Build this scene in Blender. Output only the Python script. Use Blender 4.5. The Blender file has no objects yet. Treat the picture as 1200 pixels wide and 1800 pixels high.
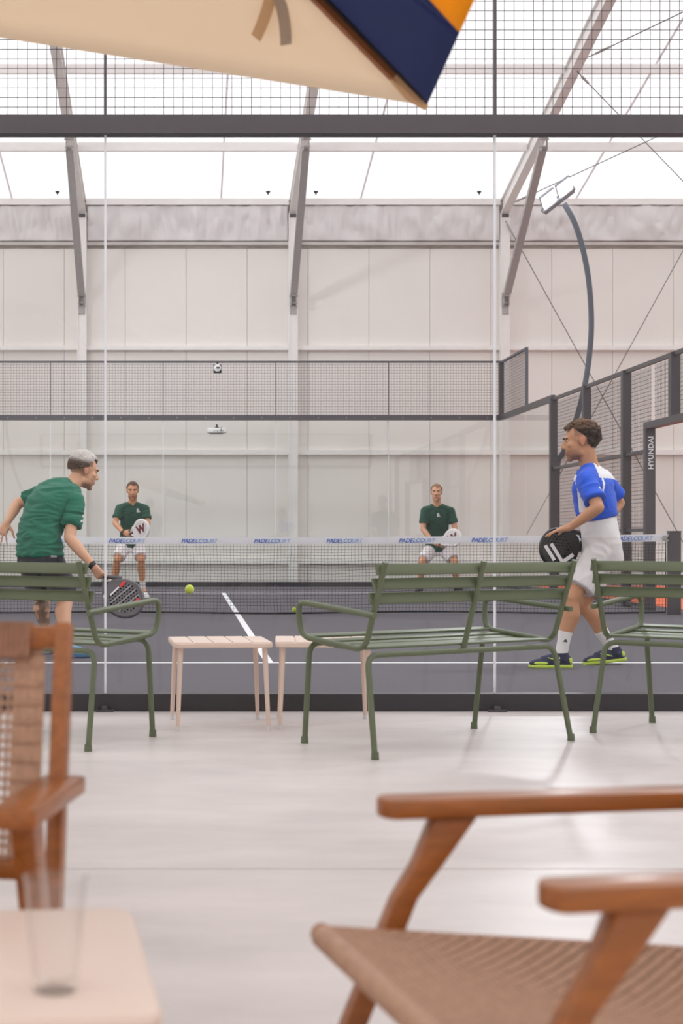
import bpy, bmesh, math, random
from mathutils import Vector, Matrix, noise
from mathutils.bvhtree import BVHTree
R = math.radians
V = Vector
random.seed(7)
scene = bpy.context.scene
col = scene.collection

# ------------------------------------------------------------------ camera, world, exposure
FPX, CX0, CY0, CZ = 2787.0, 328.0, 943.0, 0.893      # focal length and principal point in the 1200x1800 frame, eye height
cam_d = bpy.data.cameras.new('camera')
cam = bpy.data.objects.new('camera', cam_d)
col.objects.link(cam)
cam.location = (0, 0, CZ)
cam.rotation_euler = (R(90), 0, 0)
cam_d.sensor_width = 36
cam_d.lens = FPX / 1800 * 36
cam_d.shift_x = (600 - CX0) / 1800
cam_d.shift_y = (CY0 - 900) / 1800
cam_d.clip_start = 0.05
cam_d.clip_end = 200
cam_d.dof.use_dof = True
cam_d.dof.focus_distance = 11.0
cam_d.dof.aperture_fstop = 4.8
scene.camera = cam

world = bpy.data.worlds.new('overcast_sky')
scene.world = world
world.use_nodes = True
wn = world.node_tree.nodes
wn['Background'].inputs[0].default_value = (0.97, 0.985, 1.0, 1)
wn['Background'].inputs[1].default_value = 1.85
scene.view_settings.view_transform = 'Standard'
scene.view_settings.look = 'None'
scene.view_settings.gamma = 1
scene.view_settings.use_curve_mapping = False
scene.view_settings.exposure = 0.03
scene.cycles.max_bounces = 10
scene.cycles.diffuse_bounces = 6
scene.cycles.transparent_max_bounces = 24
scene.cycles.caustics_reflective = False
scene.cycles.caustics_refractive = False


def at(x, y, Y):
    """photograph pixel -> world point at depth Y"""
    return V(((x - CX0) * Y / FPX, Y, CZ + (CY0 - y) * Y / FPX))


# ------------------------------------------------------------------ materials
def srgb(r, g, b):
    return tuple((c / 255 / 12.92) if c / 255 <= 0.04045 else ((c / 255 + 0.055) / 1.055) ** 2.4 for c in (r, g, b))


MATS = {}


def mat(name, rgb, rough=0.6, metal=0.0, var=0.0, vscale=8.0, bump=0.0, bscale=60.0, stretch=(1, 1, 1), attr=False,
        spec=0.5, transl=0.0, emit=0.0, coat=0.0, sheen=0.0):
    m = bpy.data.materials.new(name)
    m.use_nodes = True
    nt = m.node_tree
    n, l = nt.nodes, nt.links
    p = n['Principled BSDF']
    c = srgb(*rgb)
    p.inputs['Base Color'].default_value = (*c, 1)
    p.inputs['Roughness'].default_value = rough
    p.inputs['Metallic'].default_value = metal
    p.inputs['Specular IOR Level'].default_value = spec
    if coat:
        p.inputs['Coat Weight'].default_value = coat
        p.inputs['Coat Roughness'].default_value = 0.2
    if sheen:
        p.inputs['Sheen Weight'].default_value = sheen
    csock = None
    if attr:
        a = n.new('ShaderNodeAttribute')
        a.attribute_name = 'Col'
        csock = a.outputs['Color']
    if var or bump:
        tc = n.new('ShaderNodeTexCoord')
        mp = n.new('ShaderNodeMapping')
        mp.inputs['Scale'].default_value = stretch
        l.new(tc.outputs['Object'], mp.inputs['Vector'])
    if var:
        nz = n.new('ShaderNodeTexNoise')
        nz.inputs['Scale'].default_value = vscale
        nz.inputs['Detail'].default_value = 6
        nz.inputs['Roughness'].default_value = 0.62
        l.new(mp.outputs[0], nz.inputs['Vector'])
        mr = n.new('ShaderNodeMapRange')
        mr.inputs['From Min'].default_value = 0.3
        mr.inputs['From Max'].default_value = 0.7
        mr.inputs['To Min'].default_value = 1 - var
        mr.inputs['To Max'].default_value = 1 + var
        l.new(nz.outputs[0], mr.inputs[0])
        mx = n.new('ShaderNodeVectorMath')
        mx.operation = 'SCALE'
        if csock:
            l.new(csock, mx.inputs[0])
        else:
            mx.inputs[0].default_value = c
        l.new(mr.outputs[0], mx.inputs['Scale'])
        csock = mx.outputs[0]
    if csock:
        l.new(csock, p.inputs['Base Color'])
    if bump:
        nb = n.new('ShaderNodeTexNoise')
        nb.inputs['Scale'].default_value = bscale
        nb.inputs['Detail'].default_value = 4
        l.new(mp.outputs[0], nb.inputs['Vector'])
        bp = n.new('ShaderNodeBump')
        bp.inputs['Strength'].default_value = bump
        bp.inputs['Distance'].default_value = 0.01
        l.new(nb.outputs[0], bp.inputs['Height'])
        l.new(bp.outputs[0], p.inputs['Normal'])
    if emit:
        p.inputs['Emission Color'].default_value = (*c, 1)
        p.inputs['Emission Strength'].default_value = emit
    if transl:
        tb = n.new('ShaderNodeBsdfTranslucent')
        tb.inputs['Color'].default_value = (*c, 1)
        if csock:
            l.new(csock, tb.inputs['Color'])
        ms = n.new('ShaderNodeMixShader')
        ms.inputs[0].default_value = transl
        l.new(p.outputs[0], ms.inputs[1])
        l.new(tb.outputs[0], ms.inputs[2])
        l.new(ms.outputs[0], n['Material Output'].inputs['Surface'])
    MATS[name] = m
    return m


def glass_mat(name, tint, f0=0.04, f1=0.9):
    """clear pane: straight transmission plus a Schlick reflection"""
    m = bpy.data.materials.new(name)
    m.use_nodes = True
    nt = m.node_tree
    n, l = nt.nodes, nt.links
    n.remove(n['Principled BSDF'])
    g = n.new('ShaderNodeNewGeometry')
    d = n.new('ShaderNodeVectorMath'); d.operation = 'DOT_PRODUCT'
    l.new(g.outputs['Normal'], d.inputs[0]); l.new(g.outputs['Incoming'], d.inputs[1])
    ab = n.new('ShaderNodeMath'); ab.operation = 'ABSOLUTE'
    l.new(d.outputs['Value'], ab.inputs[0])
    om = n.new('ShaderNodeMath'); om.operation = 'SUBTRACT'; om.inputs[0].default_value = 1
    l.new(ab.outputs[0], om.inputs[1])
    pw = n.new('ShaderNodeMath'); pw.operation = 'POWER'; pw.inputs[1].default_value = 5
    l.new(om.outputs[0], pw.inputs[0])
    ma = n.new('ShaderNodeMath'); ma.operation = 'MULTIPLY_ADD'
    ma.inputs[1].default_value = f1; ma.inputs[2].default_value = f0
    l.new(pw.outputs[0], ma.inputs[0])
    t = n.new('ShaderNodeBsdfTransparent'); t.inputs[0].default_value = (*tint, 1)
    gl = n.new('ShaderNodeBsdfGlossy'); gl.inputs['Roughness'].default_value = 0.0
    ms = n.new('ShaderNodeMixShader')
    l.new(ma.outputs[0], ms.inputs[0]); l.new(t.outputs[0], ms.inputs[1]); l.new(gl.outputs[0], ms.inputs[2])
    l.new(ms.outputs[0], n['Material Output'].inputs['Surface'])
    MATS[name] = m
    return m


mat('concrete', (207, 198, 195), 0.38, var=0.14, vscale=1.1, bump=0.03, bscale=30, stretch=(1, 2.2, 1), spec=0.4)
mat('court_turf', (110, 107, 113), 0.95, var=0.42, vscale=95, bump=0.5, bscale=500, spec=0.15)
mat('base_floor', (150, 146, 148), 0.8, var=0.06, vscale=2)
mat('orange_floor', (232, 110, 66), 0.8, var=0.06, vscale=3)
mat('line_white', (240, 240, 242), 0.7)
mat('panel_wall', (232, 226, 222), 0.55, var=0.015, vscale=1.5, bump=0.02, bscale=20)
mat('side_wall', (240, 236, 232), 0.6, var=0.02, transl=0.5)
mat('wall_core', (196, 188, 184), 0.7)
mat('membrane', (246, 244, 245), 0.6, transl=0.62, var=0.01, vscale=0.5)
mat('flap', (240, 236, 236), 0.55, transl=0.25)
mat('steel_white', (236, 232, 230), 0.5, metal=0.0, var=0.03, vscale=9)
mat('steel_galv', (172, 168, 167), 0.5, metal=0.1, var=0.08, vscale=14)
mat('steel_dark', (84, 80, 85), 0.45, metal=0.1, var=0.04, vscale=10)
mat('base_dark', (54, 51, 55), 0.5, var=0.05)
mat('seam_grey', (238, 234, 234), 0.7, transl=0.55)
mat('grime', (150, 140, 134), 0.9, var=0.35, vscale=3.0, stretch=(1, 1, 6))
mat('wire', (58, 57, 64), 0.5)
mat('wire_dark', (38, 38, 44), 0.5)
mat('black', (22, 22, 24), 0.5)
mat('rubber', (40, 44, 38), 0.7)
mat('silicone', (244, 246, 250), 0.35, transl=0.3)
mat('white_band', (238, 238, 242), 0.6, var=0.03, vscale=6, bump=0.15, bscale=12, transl=0.2)
mat('print_blue', (40, 92, 190), 0.6)
mat('print_blue_mid', (92, 132, 206), 0.6)
mat('print_blue_pale', (158, 180, 226), 0.6)
mat('print_white', (240, 240, 240), 0.6)
mat('net_cord', (34, 33, 38), 0.7)
mat('green_paint', (96, 106, 80), 0.45, var=0.03, vscale=20, spec=0.5)
mat('table_beige', (226, 204, 190), 0.45)
mat('pole_blue_grey', (88, 94, 104), 0.65)
mat('lamp_grey', (150, 150, 158), 0.4, metal=0.3)
mat('lamp_lens', (255, 255, 255), 0.3, emit=14)
mat('wood', (152, 87, 32), 0.42, var=0.25, vscale=9, stretch=(8, 1, 8), bump=0.03, coat=0.25)
mat('cane', (178, 140, 115), 0.65, var=0.16, vscale=60)
mat('cane_dark', (150, 108, 84), 0.7, var=0.2, vscale=50)
mat('fabric_cream', (246, 232, 212), 0.9, transl=0.52)
mat('fabric_navy', (34, 52, 108), 0.9, transl=0.2)
mat('fabric_yellow', (255, 188, 10), 0.9, transl=0.45)
mat('strap_tan', (206, 166, 122), 0.8)
mat('strap_grey', (176, 158, 138), 0.8)
mat('rib_wood', (150, 92, 50), 0.5, var=0.2, vscale=20)
mat('rib_black', (34, 30, 32), 0.6)
mat('ball', (206, 222, 70), 0.95, bump=0.5, bscale=300, var=0.05, vscale=120, sheen=0.3)
mat('ball_seam', (236, 238, 200), 0.9)
mat('device_white', (222, 222, 222), 0.45)
mat('device_grey', (150, 150, 150), 0.5)
mat('skin', (206, 158, 130), 0.55, attr=True, var=0.04, vscale=30, spec=0.4)
mat('cloth', (255, 255, 255), 0.85, attr=True, bump=0.06, bscale=240, var=0.03, vscale=12, spec=0.2, sheen=0.15)
mat('hair', (90, 66, 50), 0.7, attr=True, bump=0.6, bscale=220, var=0.35, vscale=120, spec=0.3)
mat('eye_white', (226, 220, 214), 0.3)
mat('eye_dark', (40, 30, 26), 0.3)
mat('brow', (78, 56, 42), 0.8)
mat('sock', (240, 238, 238), 0.9, bump=0.1, bscale=200)
mat('shoe_navy', (44, 46, 78), 0.7, var=0.1, vscale=40)
mat('shoe_lime', (200, 226, 92), 0.6)
mat('shoe_white', (236, 234, 234), 0.6)
mat('shoe_black', (40, 38, 40), 0.6)
mat('shoe_blue', (104, 170, 206), 0.6, var=0.2, vscale=30)
mat('shoe_blue_sole', (60, 90, 120), 0.6)
mat('racket_white', (236, 232, 232), 0.35)
mat('racket_maroon', (104, 32, 44), 0.4)
mat('racket_black', (26, 22, 24), 0.35)
mat('racket_grey', (92, 88, 92), 0.4, var=0.1, vscale=8)
mat('racket_silver', (140, 138, 142), 0.4)
mat('racket_red', (222, 44, 44), 0.4)
mat('racket_core', (40, 36, 38), 0.7)
mat('bolt', (190, 188, 190), 0.35, metal=0.6)
glass_mat('court_glass', (0.988, 0.994, 0.992), 0.012, 0.5)
glass_mat('far_glass', (0.985, 0.998, 0.993), 0.05, 0.5)
glass_mat('tumbler_glass', (0.993, 0.993, 0.993), 0.05, 0.95)

# ------------------------------------------------------------------ object helpers
def tag(o, label=None, cat=None, group=None, kind=None):
    if label: o['label'] = label
    if cat: o['category'] = cat
    if group: o['group'] = group
    if kind: o['kind'] = kind
    return o


def empty(name, loc=(0, 0, 0), rz=0.0):
    o = bpy.data.objects.new(name, None)
    o.empty_display_size = 0.1
    col.objects.link(o)
    o.location = loc
    o.rotation_euler = (0, 0, rz)
    return o


def mw(o):
    m = Matrix.Translation(o.location) @ o.rotation_euler.to_matrix().to_4x4()
    return (mw(o.parent) @ o.matrix_parent_inverse @ m) if o.parent else m


def link(name, me, parent=None, world=False):
    o = bpy.data.objects.new(name, me)
    col.objects.link(o)
    if parent:
        o.parent = parent
        if world:
            o.matrix_parent_inverse = mw(parent).inverted()
    return o


def copy_tree(o, parent=None):
    c = o.copy()
    col.objects.link(c)
    if parent:
        inv = o.matrix_parent_inverse.copy()
        c.parent = parent
        c.matrix_parent_inverse = inv
    for ch in [x for x in o.children]:
        copy_tree(ch, c)
    return c


class MB:
    """collects shapes into one mesh"""
    def __init__(s):
        s.v, s.f, s.m = [], [], []
        s.cur = 0

    def add(s, vs, fs):
        b = len(s.v)
        s.v += [V(p) for p in vs]
        s.f += [tuple(i + b for i in f) for f in fs]
        s.m += [s.cur] * len(fs)
        return s

    def box(s, c, size, rot=None):
        c = V(c)
        hx, hy, hz = size[0] / 2, size[1] / 2, size[2] / 2
        vs = [V((x, y, z)) for z in (-hz, hz) for y in (-hy, hy) for x in (-hx, hx)]
        if rot is not None: vs = [rot @ p for p in vs]
        s.add([p + c for p in vs], [(0, 2, 3, 1), (4, 5, 7, 6), (0, 1, 5, 4), (2, 6, 7, 3), (0, 4, 6, 2), (1, 3, 7, 5)])
        return s

    def bx(s, x0, x1, y0, y1, z0, z1):
        return s.box(((x0 + x1) / 2, (y0 + y1) / 2, (z0 + z1) / 2), (abs(x1 - x0), abs(y1 - y0), abs(z1 - z0)))

    def bar(s, p0, p1, w, h, up=(0, 0, 1), w1=None, h1=None):
        """rectangular bar p0->p1; w across, h along 'up'"""
        p0, p1, up = V(p0), V(p1), V(up)
        d = (p1 - p0).normalized()
        a = d.cross(up).normalized()
        u = a.cross(d).normalized()
        w1 = w if w1 is None else w1
        h1 = h if h1 is None else h1
        vs = []
        for p, ww, hh in ((p0, w, h), (p1, w1, h1)):
            vs += [p - a * ww / 2 - u * hh / 2, p + a * ww / 2 - u * hh / 2, p + a * ww / 2 + u * hh / 2, p - a * ww / 2 + u * hh / 2]
        s.add(vs, [(0, 1, 2, 3), (7, 6, 5, 4), (0, 4, 5, 1), (1, 5, 6, 2), (2, 6, 7, 3), (3, 7, 4, 0)])
        return s

    def tube(s, pts, r, seg=10, closed=False, caps=True, r1=None):
        pts = [V(p) for p in pts]
        n = len(pts)
        rr = [r + (0 if r1 is None else (r1 - r) * i / max(1, n - 1)) for i in range(n)] if not isinstance(r, (list, tuple)) else list(r)
        vs, fs = [], []
        prev = None
        for i, p in enumerate(pts):
            if closed:
                d = pts[(i + 1) % n] - pts[i - 1]
            else:
                d = pts[min(i + 1, n - 1)] - pts[max(i - 1, 0)]
            d.normalize()
            if prev is None:
                a = d.orthogonal().normalized()
                if abs(d.z) < 0.95: a = d.cross(V((0, 0, 1))).normalized()
            else:
                a = (prev - d * prev.dot(d)).normalized()
            prev = a
            b = d.cross(a)
            for k in range(seg):
                t = 2 * math.pi * k / seg
                vs.append(p + (a * math.cos(t) + b * math.sin(t)) * rr[i])
        m = n if closed else n - 1
        for i in range(m):
            for k in range(seg):
                a0, a1 = i * seg + k, i * seg + (k + 1) % seg
                b0, b1 = ((i + 1) % n) * seg + k, ((i + 1) % n) * seg + (k + 1) % seg
                fs.append((a0, a1, b1, b0))
        if caps and not closed:
            fs.append(tuple(reversed(range(seg))))
            fs.append(tuple(range((n - 1) * seg, n * seg)))
        s.add(vs, fs)
        return s

    def ell(s, c, ax, sub=2):
        """ellipsoid: ax = three axis vectors (or radius)"""
        if not isinstance(ax, (list, tuple)): ax = (ax, ax, ax)
        ax = [V((a if i == 0 else 0, a if i == 1 else 0, a if i == 2 else 0)) if isinstance(a, (int, float)) else V(a) for i, a in enumerate(ax)]
        vs, fs = ICO[sub]
        c = V(c)
        s.add([c + ax[0] * p[0] + ax[1] * p[1] + ax[2] * p[2] for p in vs], fs)
        return s

    def cap(s, p0, p1, r0, r1, seg=14):
        s.ell(p0, r0); s.ell(p1, r1)
        return s.tube([p0, p1], [r0, r1], seg)

    def loft(s, rings):
        n = len(rings[0])
        vs = [p for r in rings for p in r]
        fs = []
        for i in range(len(rings) - 1):
            for k in range(n):
                fs.append((i * n + k, i * n + (k + 1) % n, (i + 1) * n + (k + 1) % n, (i + 1) * n + k))
        fs.append(tuple(reversed(range(n))))
        fs.append(tuple(range((len(rings) - 1) * n, len(rings) * n)))
        return s.add(vs, fs)

    def prism(s, pts, d):
        """closed polygon pts extruded by vector d"""
        pts = [V(p) for p in pts]; d = V(d); n = len(pts)
        return s.add(pts + [p + d for p in pts], [tuple(reversed(range(n))), tuple(range(n, 2 * n))] +
                     [(i, (i + 1) % n, n + (i + 1) % n, n + i) for i in range(n)])

    def mesh(s, name, mats, smooth=False):
        me = bpy.data.meshes.new(name)
        me.from_pydata([tuple(p) for p in s.v], [], s.f)
        for m in (mats if isinstance(mats, (list, tuple)) else [mats]):
            me.materials.append(MATS[m])
        if any(s.m): me.polygons.foreach_set('material_index', s.m)
        bm = bmesh.new(); bm.from_mesh(me)
        bmesh.ops.recalc_face_normals(bm, faces=bm.faces)
        bm.to_mesh(me); bm.free()
        if smooth:
            try: me.shade_auto_smooth
            except Exception: pass
            for p in me.polygons: p.use_smooth = True
            me.set_sharp_from_angle(angle=R(40))
        me.update()
        return me

    def build(s, name, mats, parent=None, smooth=False, world=False):
        return link(name, s.mesh(name, mats, smooth), parent, world)


ICO = {}
for _s in (1, 2, 3, 4):
    _bm = bmesh.new()
    bmesh.ops.create_icosphere(_bm, subdivisions=_s, radius=1)
    ICO[_s] = ([tuple(v.co) for v in _bm.verts], [tuple(v.index for v in f.verts) for f in _bm.faces])
    _bm.free()


def struct(name, mb, m, parent=None, smooth=False):
    o = mb.build(name, m, parent, smooth)
    if not parent: o['kind'] = 'structure'
    return o


def bevel_mesh(me, w, seg=2):
    bm = bmesh.new(); bm.from_mesh(me)
    bmesh.ops.remove_doubles(bm, verts=bm.verts, dist=1e-5)
    ed = [e for e in bm.edges if len(e.link_faces) == 2 and e.calc_face_angle(0) > R(30)]
    bmesh.ops.bevel(bm, geom=ed, offset=w, segments=seg, affect='EDGES', profile=0.5)
    bm.to_mesh(me); bm.free()
    for p in me.polygons: p.use_smooth = True
    me.set_sharp_from_angle(angle=R(35))
    return me


def bez(p0, p1, p2, n=6):
    p0, p1, p2 = V(p0), V(p1), V(p2)
    return [p0 * (1 - t) ** 2 + p1 * 2 * t * (1 - t) + p2 * t * t for t in [i / n for i in range(n + 1)]]


def fillet(pts, r, n=6):
    """round the inner corners of a polyline"""
    pts = [V(p) for p in pts]
    out = [pts[0]]
    for i in range(1, len(pts) - 1):
        a, b, c = pts[i - 1], pts[i], pts[i + 1]
        ra = min(r, (a - b).length * 0.49); rc = min(r, (c - b).length * 0.49)
        out += bez(b + (a - b).normalized() * ra, b, b + (c - b).normalized() * rc, n)
    out.append(pts[-1])
    return out


def text_mesh(s, size, m, shear=0.0, bold=0.0, extrude=0.0005, spacing=1.0, align='LEFT'):
    cu = bpy.data.curves.new('lettering', 'FONT')
    cu.body = s; cu.size = size; cu.shear = shear; cu.offset = bold; cu.extrude = extrude
    cu.space_character = spacing; cu.align_x = align; cu.resolution_u = 3
    to = bpy.data.objects.new('lettering_tmp', cu)
    col.objects.link(to)
    dg = bpy.context.evaluated_depsgraph_get()
    me = bpy.data.meshes.new_from_object(to.evaluated_get(dg))
    bpy.data.objects.remove(to)
    bpy.data.curves.remove(cu)
    me.materials.clear()
    me.materials.append(MATS[m])
    return me


# ================================================================== THE HALL
WY = 30.2                       # inner face of the panelled back wall
HX0, HX1, HY0 = -13.5, 17.5, -9.0
COLX = (-1.983, 2.016, 6.025)
def roof_z(y):
    return 7.32 + 0.2 * (WY - y) if y > 10 else 7.32 + 0.2 * (WY - 10) - 0.2 * (10 - y)

fl = struct('floor', MB().bx(HX0, HX1, HY0, WY + .3, -0.12, -0.012), 'base_floor')
JY = 4.26                       # saw-cut joint across the concrete
for (y0, y1) in ((HY0, JY - .004), (JY + .004, 8.10)):
    MB().bx(HX0, HX1, y0, y1, -0.012, 0).build('slab', 'concrete', fl)
MB().bx(HX0, -4.5, 8.10, WY, -0.012, 0).build('slab', 'concrete', fl)
CX, NEAR, NET, FAR = 0.582, 8.15, 18.15, 28.15
CL, CR = CX - 5, CX + 5
court = struct('floor_court', MB().bx(CL - .08, CR + .45, 8.10, 28.4, -0.012, 0), 'court_turf')
MB().bx(CX - 5, CX + 5, NET - 6.95 - .025, NET - 6.95 + .025, 0, .002).build('service_line', 'line_white', court)
MB().bx(CX - 5, CX + 5, NET + 6.95 - .025, NET + 6.95 + .025, 0, .002).build('service_line', 'line_white', court)
MB().bx(CX - .03, CX + .03, NET - 6.95 + .025, NET + 6.95 - .025, 0, .002).build('centre_line', 'line_white', court)
struct('floor_surround', MB().bx(6.10, 8.6, 17.4, 28.9, -0.012, -0.001), 'orange_floor')

# panelled back wall
PW = 1.16
wall = struct('wall_back', MB().bx(HX0, HX1, WY + .06, WY + .2, 0, 7.5), 'wall_core')
x = 220 - 107 * 12
x = (220 - CX0) / (FPX / WY) - PW * 11
while x < HX1:
    if x + PW > HX0:
        a, b = max(x, HX0), min(x + PW, HX1)
        MB().bx(a + .003, b - .003, WY, WY + .06, .02, 6.42).build('panel', 'panel_wall', wall)
    x += PW
MB().bx(HX0, HX1, WY - .006, WY, 6.37, 6.43).build('grime_strip', 'grime', wall)
struct('wall_left', MB().bx(HX0 - .15, HX0, HY0, WY + .2, 0, 11.4), 'side_wall')
struct('wall_right', MB().bx(HX1, HX1 + .15, HY0, WY + .2, 0, 11.4), 'side_wall')
struct('wall_front', MB().bx(HX0, HX1, HY0 - .15, HY0, 0, 7.5), 'side_wall')
# membrane roof
m = MB()
ys = [WY + .25, 10, HY0 - .2]
for i in range(2):
    a, b = ys[i], ys[i + 1]
    m.add([(HX0, a, roof_z(a)), (HX1, a, roof_z(a)), (HX1, b, roof_z(b)), (HX0, b, roof_z(b))], [(0, 1, 2, 3)])
ceil = struct('ceiling', m, 'membrane')
def roof_strip(X, y0, y1, w, m):
    return MB().bar((X, y0, roof_z(y0) - .012), (X, y1, roof_z(y1) - .012), w, .012).build('seam', m, ceil)
for X in (-3.32, .655, 3.31, 7.4):
    roof_strip(X, WY, 20, .035, 'seam_grey')

# steel rails on wall and roof (trim)
kx = FPX / WY
def rail(name, y, z, hy, hz, m='steel_white', tilt=0.0, parts=True):
    root = empty(name, (COLX[0], y, z)); root['kind'] = 'structure'
    xs = [-10, COLX[0], COLX[1], COLX[2], 10.03, 14.0]
    for a, b in zip(xs[:-1], xs[1:]):
        MB().box(((a + b) / 2, y, z), (b - a - .16, hy, hz), Matrix.Rotation(tilt, 3, 'X')).build('rail', m, root, world=True)
    return root
rail('trim_1', WY - .06, 4.47, .12, .075)
rail('trim_2', WY - .06, 2.49, .12, .085)
rail('trim_3', WY - .06, .42, .12, .085)
rail('trim_4', WY - .08, 7.24, .16, .12)
sl = -math.atan(.2)
y5 = 27.75; rail('trim_5', y5, roof_z(y5) - .10, .07, .15, tilt=0)
y6 = 25.0; rail('trim_6', y6, roof_z(y6) - .10, .07, .15, tilt=0)
rail('trim_7', WY - .02, 6.47, .06, .06)

# portal frames with knee braces
FRL = ['white steel portal frame at the left with grey knee brace', 'white steel portal frame in the middle, behind the far court wall',
       'white steel portal frame at the right, its rafter rising past the floodlight']
def brk(p, name, root):
    b = MB()
    for s in (-.05, .05):
        b.box(p + V((s, 0, 0)), (.012, .10, .26))
    b.tube([p + V((-.08, -.02, .06)), p + V((.08, -.02, .06))], .018, 8)
    b.tube([p + V((-.07, 0, -.07)), p + V((.07, 0, -.07))], .016, 8)
    return b.build(name, 'steel_galv', root, world=True)
for i, X in enumerate(COLX):
    root = empty('portal_frame', (X, WY - .15, 0))
    tag(root, FRL[i], 'steel frame', 'portal frames of the hall')
    b = MB()
    b.bx(X - .075, X + .075, WY - .20, WY - .02, 0, 7.02)
    for s in (-1, 1):
        b.bx(X + s * .075 - .012, X + s * .075 + .012, WY - .215, WY - .005, 0, 7.02)
    c = b.build('column', 'steel_white', root, world=True)
    b = MB()
    y0, y1 = WY - .05, 12.0
    dz = .20
    b.bar((X, y0, roof_z(y0) - dz), (X, y1, roof_z(y1) - dz), .07, .26)
    b.bar((X, y0, roof_z(y0) - dz - .13), (X, y1, roof_z(y1) - dz - .13), .15, .03)
    b.bar((X, y0, roof_z(y0) - dz + .13), (X, y1, roof_z(y1) - dz + .13), .15, .03)
    b.build('rafter', 'steel_white', root, world=True)
    MB().bx(X - .07, X + .07, WY - .215, WY - .02, 6.93, 7.0).build('cap_plate', 'steel_dark', root, world=True)
    yb = 26.75
    p0 = V((X, WY - .30, 5.42)); p1 = V((X, yb, roof_z(yb) - .48))
    br = MB().bar(p0 + (p1 - p0).normalized() * .12, p1 - (p1 - p0).normalized() * .1, .13, .10, up=(0, -1, .5)).build('knee_brace', 'steel_galv', root, world=True)
    brk(p0 + V((0, .02, -.05)), 'bracket', root)
    brk(p1, 'bracket', root)
    MB().bx(X - .06, X + .06, WY - .225, WY - .2, 5.1, 5.5).build('gusset_plate', 'steel_galv', root, world=True)

# crinkled membrane flaps under the eave
FLL = ['crinkled white membrane flap left of the left column', 'crinkled white membrane flap between the left and middle columns',
       'crinkled white membrane flap between the middle and right columns', 'crinkled white membrane flap right of the right column']
fx = [-6.0, COLX[0], COLX[1], COLX[2], 10.03]
for i in range(4):
    a, b = fx[i] + .1, fx[i + 1] - .1
    z1, z0 = 7.17, 6.50
    nx, nz = 110, 18
    vs, fs = [], []
    for iz in range(nz + 1):
        for ix in range(nx + 1):
            u, w = ix / nx, iz / nz
            X = a + (b - a) * u
            Z = z0 + (z1 - z0) * w
            p = V((X * 3.2, Z * 1.1 + X * 1.1, i * 7.1))
            h = noise.noise(p) * .05 + abs(noise.noise(p * 2.3)) * .045 + noise.noise(V((X * 9, Z * 2, 3))) * .015
            top = .035 * noise.noise(V((X * 5, 2, i))) if iz == nz else 0
            vs.append((X, WY - .05 - .07 - h * (.5 + 1.7 * math.sin(math.pi * w)), Z + top))
    for iz in range(nz):
        for ix in range(nx):
            k = iz * (nx + 1) + ix
            fs.append((k, k + 1, k + nx + 2, k + nx + 1))
    me = bpy.data.meshes.new('membrane_flap'); me.from_pydata(vs, [], fs); me.materials.append(MATS['flap'])
    for p in me.polygons: p.use_smooth = True
    o = link('membrane_flap', me)
    md = o.modifiers.new('thickness', 'SOLIDIFY'); md.thickness = .003
    tag(o, FLL[i], 'membrane flap', 'membrane flaps under the eave')

# bracing cables
def cable(p0, p1, label, r=.008, buckle=None):
    root = empty('bracing_cable', p0)
    tag(root, label, 'cable', 'steel bracing cables')
    MB().tube([p0, p1], r, 6).build('rod', 'steel_dark', root, world=True)
    p0, p1 = V(p0), V(p1)
    t = .1 if buckle is None else buckle
    q = p0.lerp(p1, t); d = (p1 - p0).normalized()
    MB().tube([q - d * .16, q - d * .13, q + d * .13, q + d * .16], [.008, .02, .02, .008], 8).build('turnbuckle', 'steel_galv', root, world=True)
cable(at(888, 388, WY - .24), at(1200, 953, WY - .24), 'thin bracing cable falling from the right column across the back wall', .008, .03)
cable(at(1250, 350, WY - .30), at(925, 940, WY - .30), 'thin bracing cable rising to the right behind the side fence', .008, .05)
def roof_pt(x, y, drop=.3):
    k = (CY0 - y) / FPX
    Y = (7.32 + .2 * WY - drop - CZ) / (k + .2)
    return at(x, y, Y)
cable(roof_pt(903, 356), roof_pt(1212, 214), 'thin roof cable running from the right eave behind the floodlight', .008, .06)
cable(roof_pt(1022, 106), roof_pt(1240, 2), 'thin roof cable with turnbuckle beside the right rafter at the top', .008, .18)
cable(roof_pt(1014, 126, .36), roof_pt(1215, 334, .36), 'thin roof cable falling to the right from the right rafter', .008, .06)
HKL = ['small black hook on the roof eave left of the left column', 'small black hook on the roof eave left of the middle column',
       'small black hook on the roof eave just right of the middle column', 'small black hook on the roof eave left of the right column']
for i, px_ in enumerate((101, 471, 555, 842)):
    p = at(px_, 342, WY - .35); p.z = roof_z(p.y)
    b = MB().tube([p, p + V((0, 0, -.03))], [.045, .03], 10)
    b.tube([p + V((0, 0, -.02)), p + V((0, 0, -.06))], .014, 8)
    tag(b.build('roof_hook', 'black', None, True), HKL[i], 'hook', 'black hooks along the eave')

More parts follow.
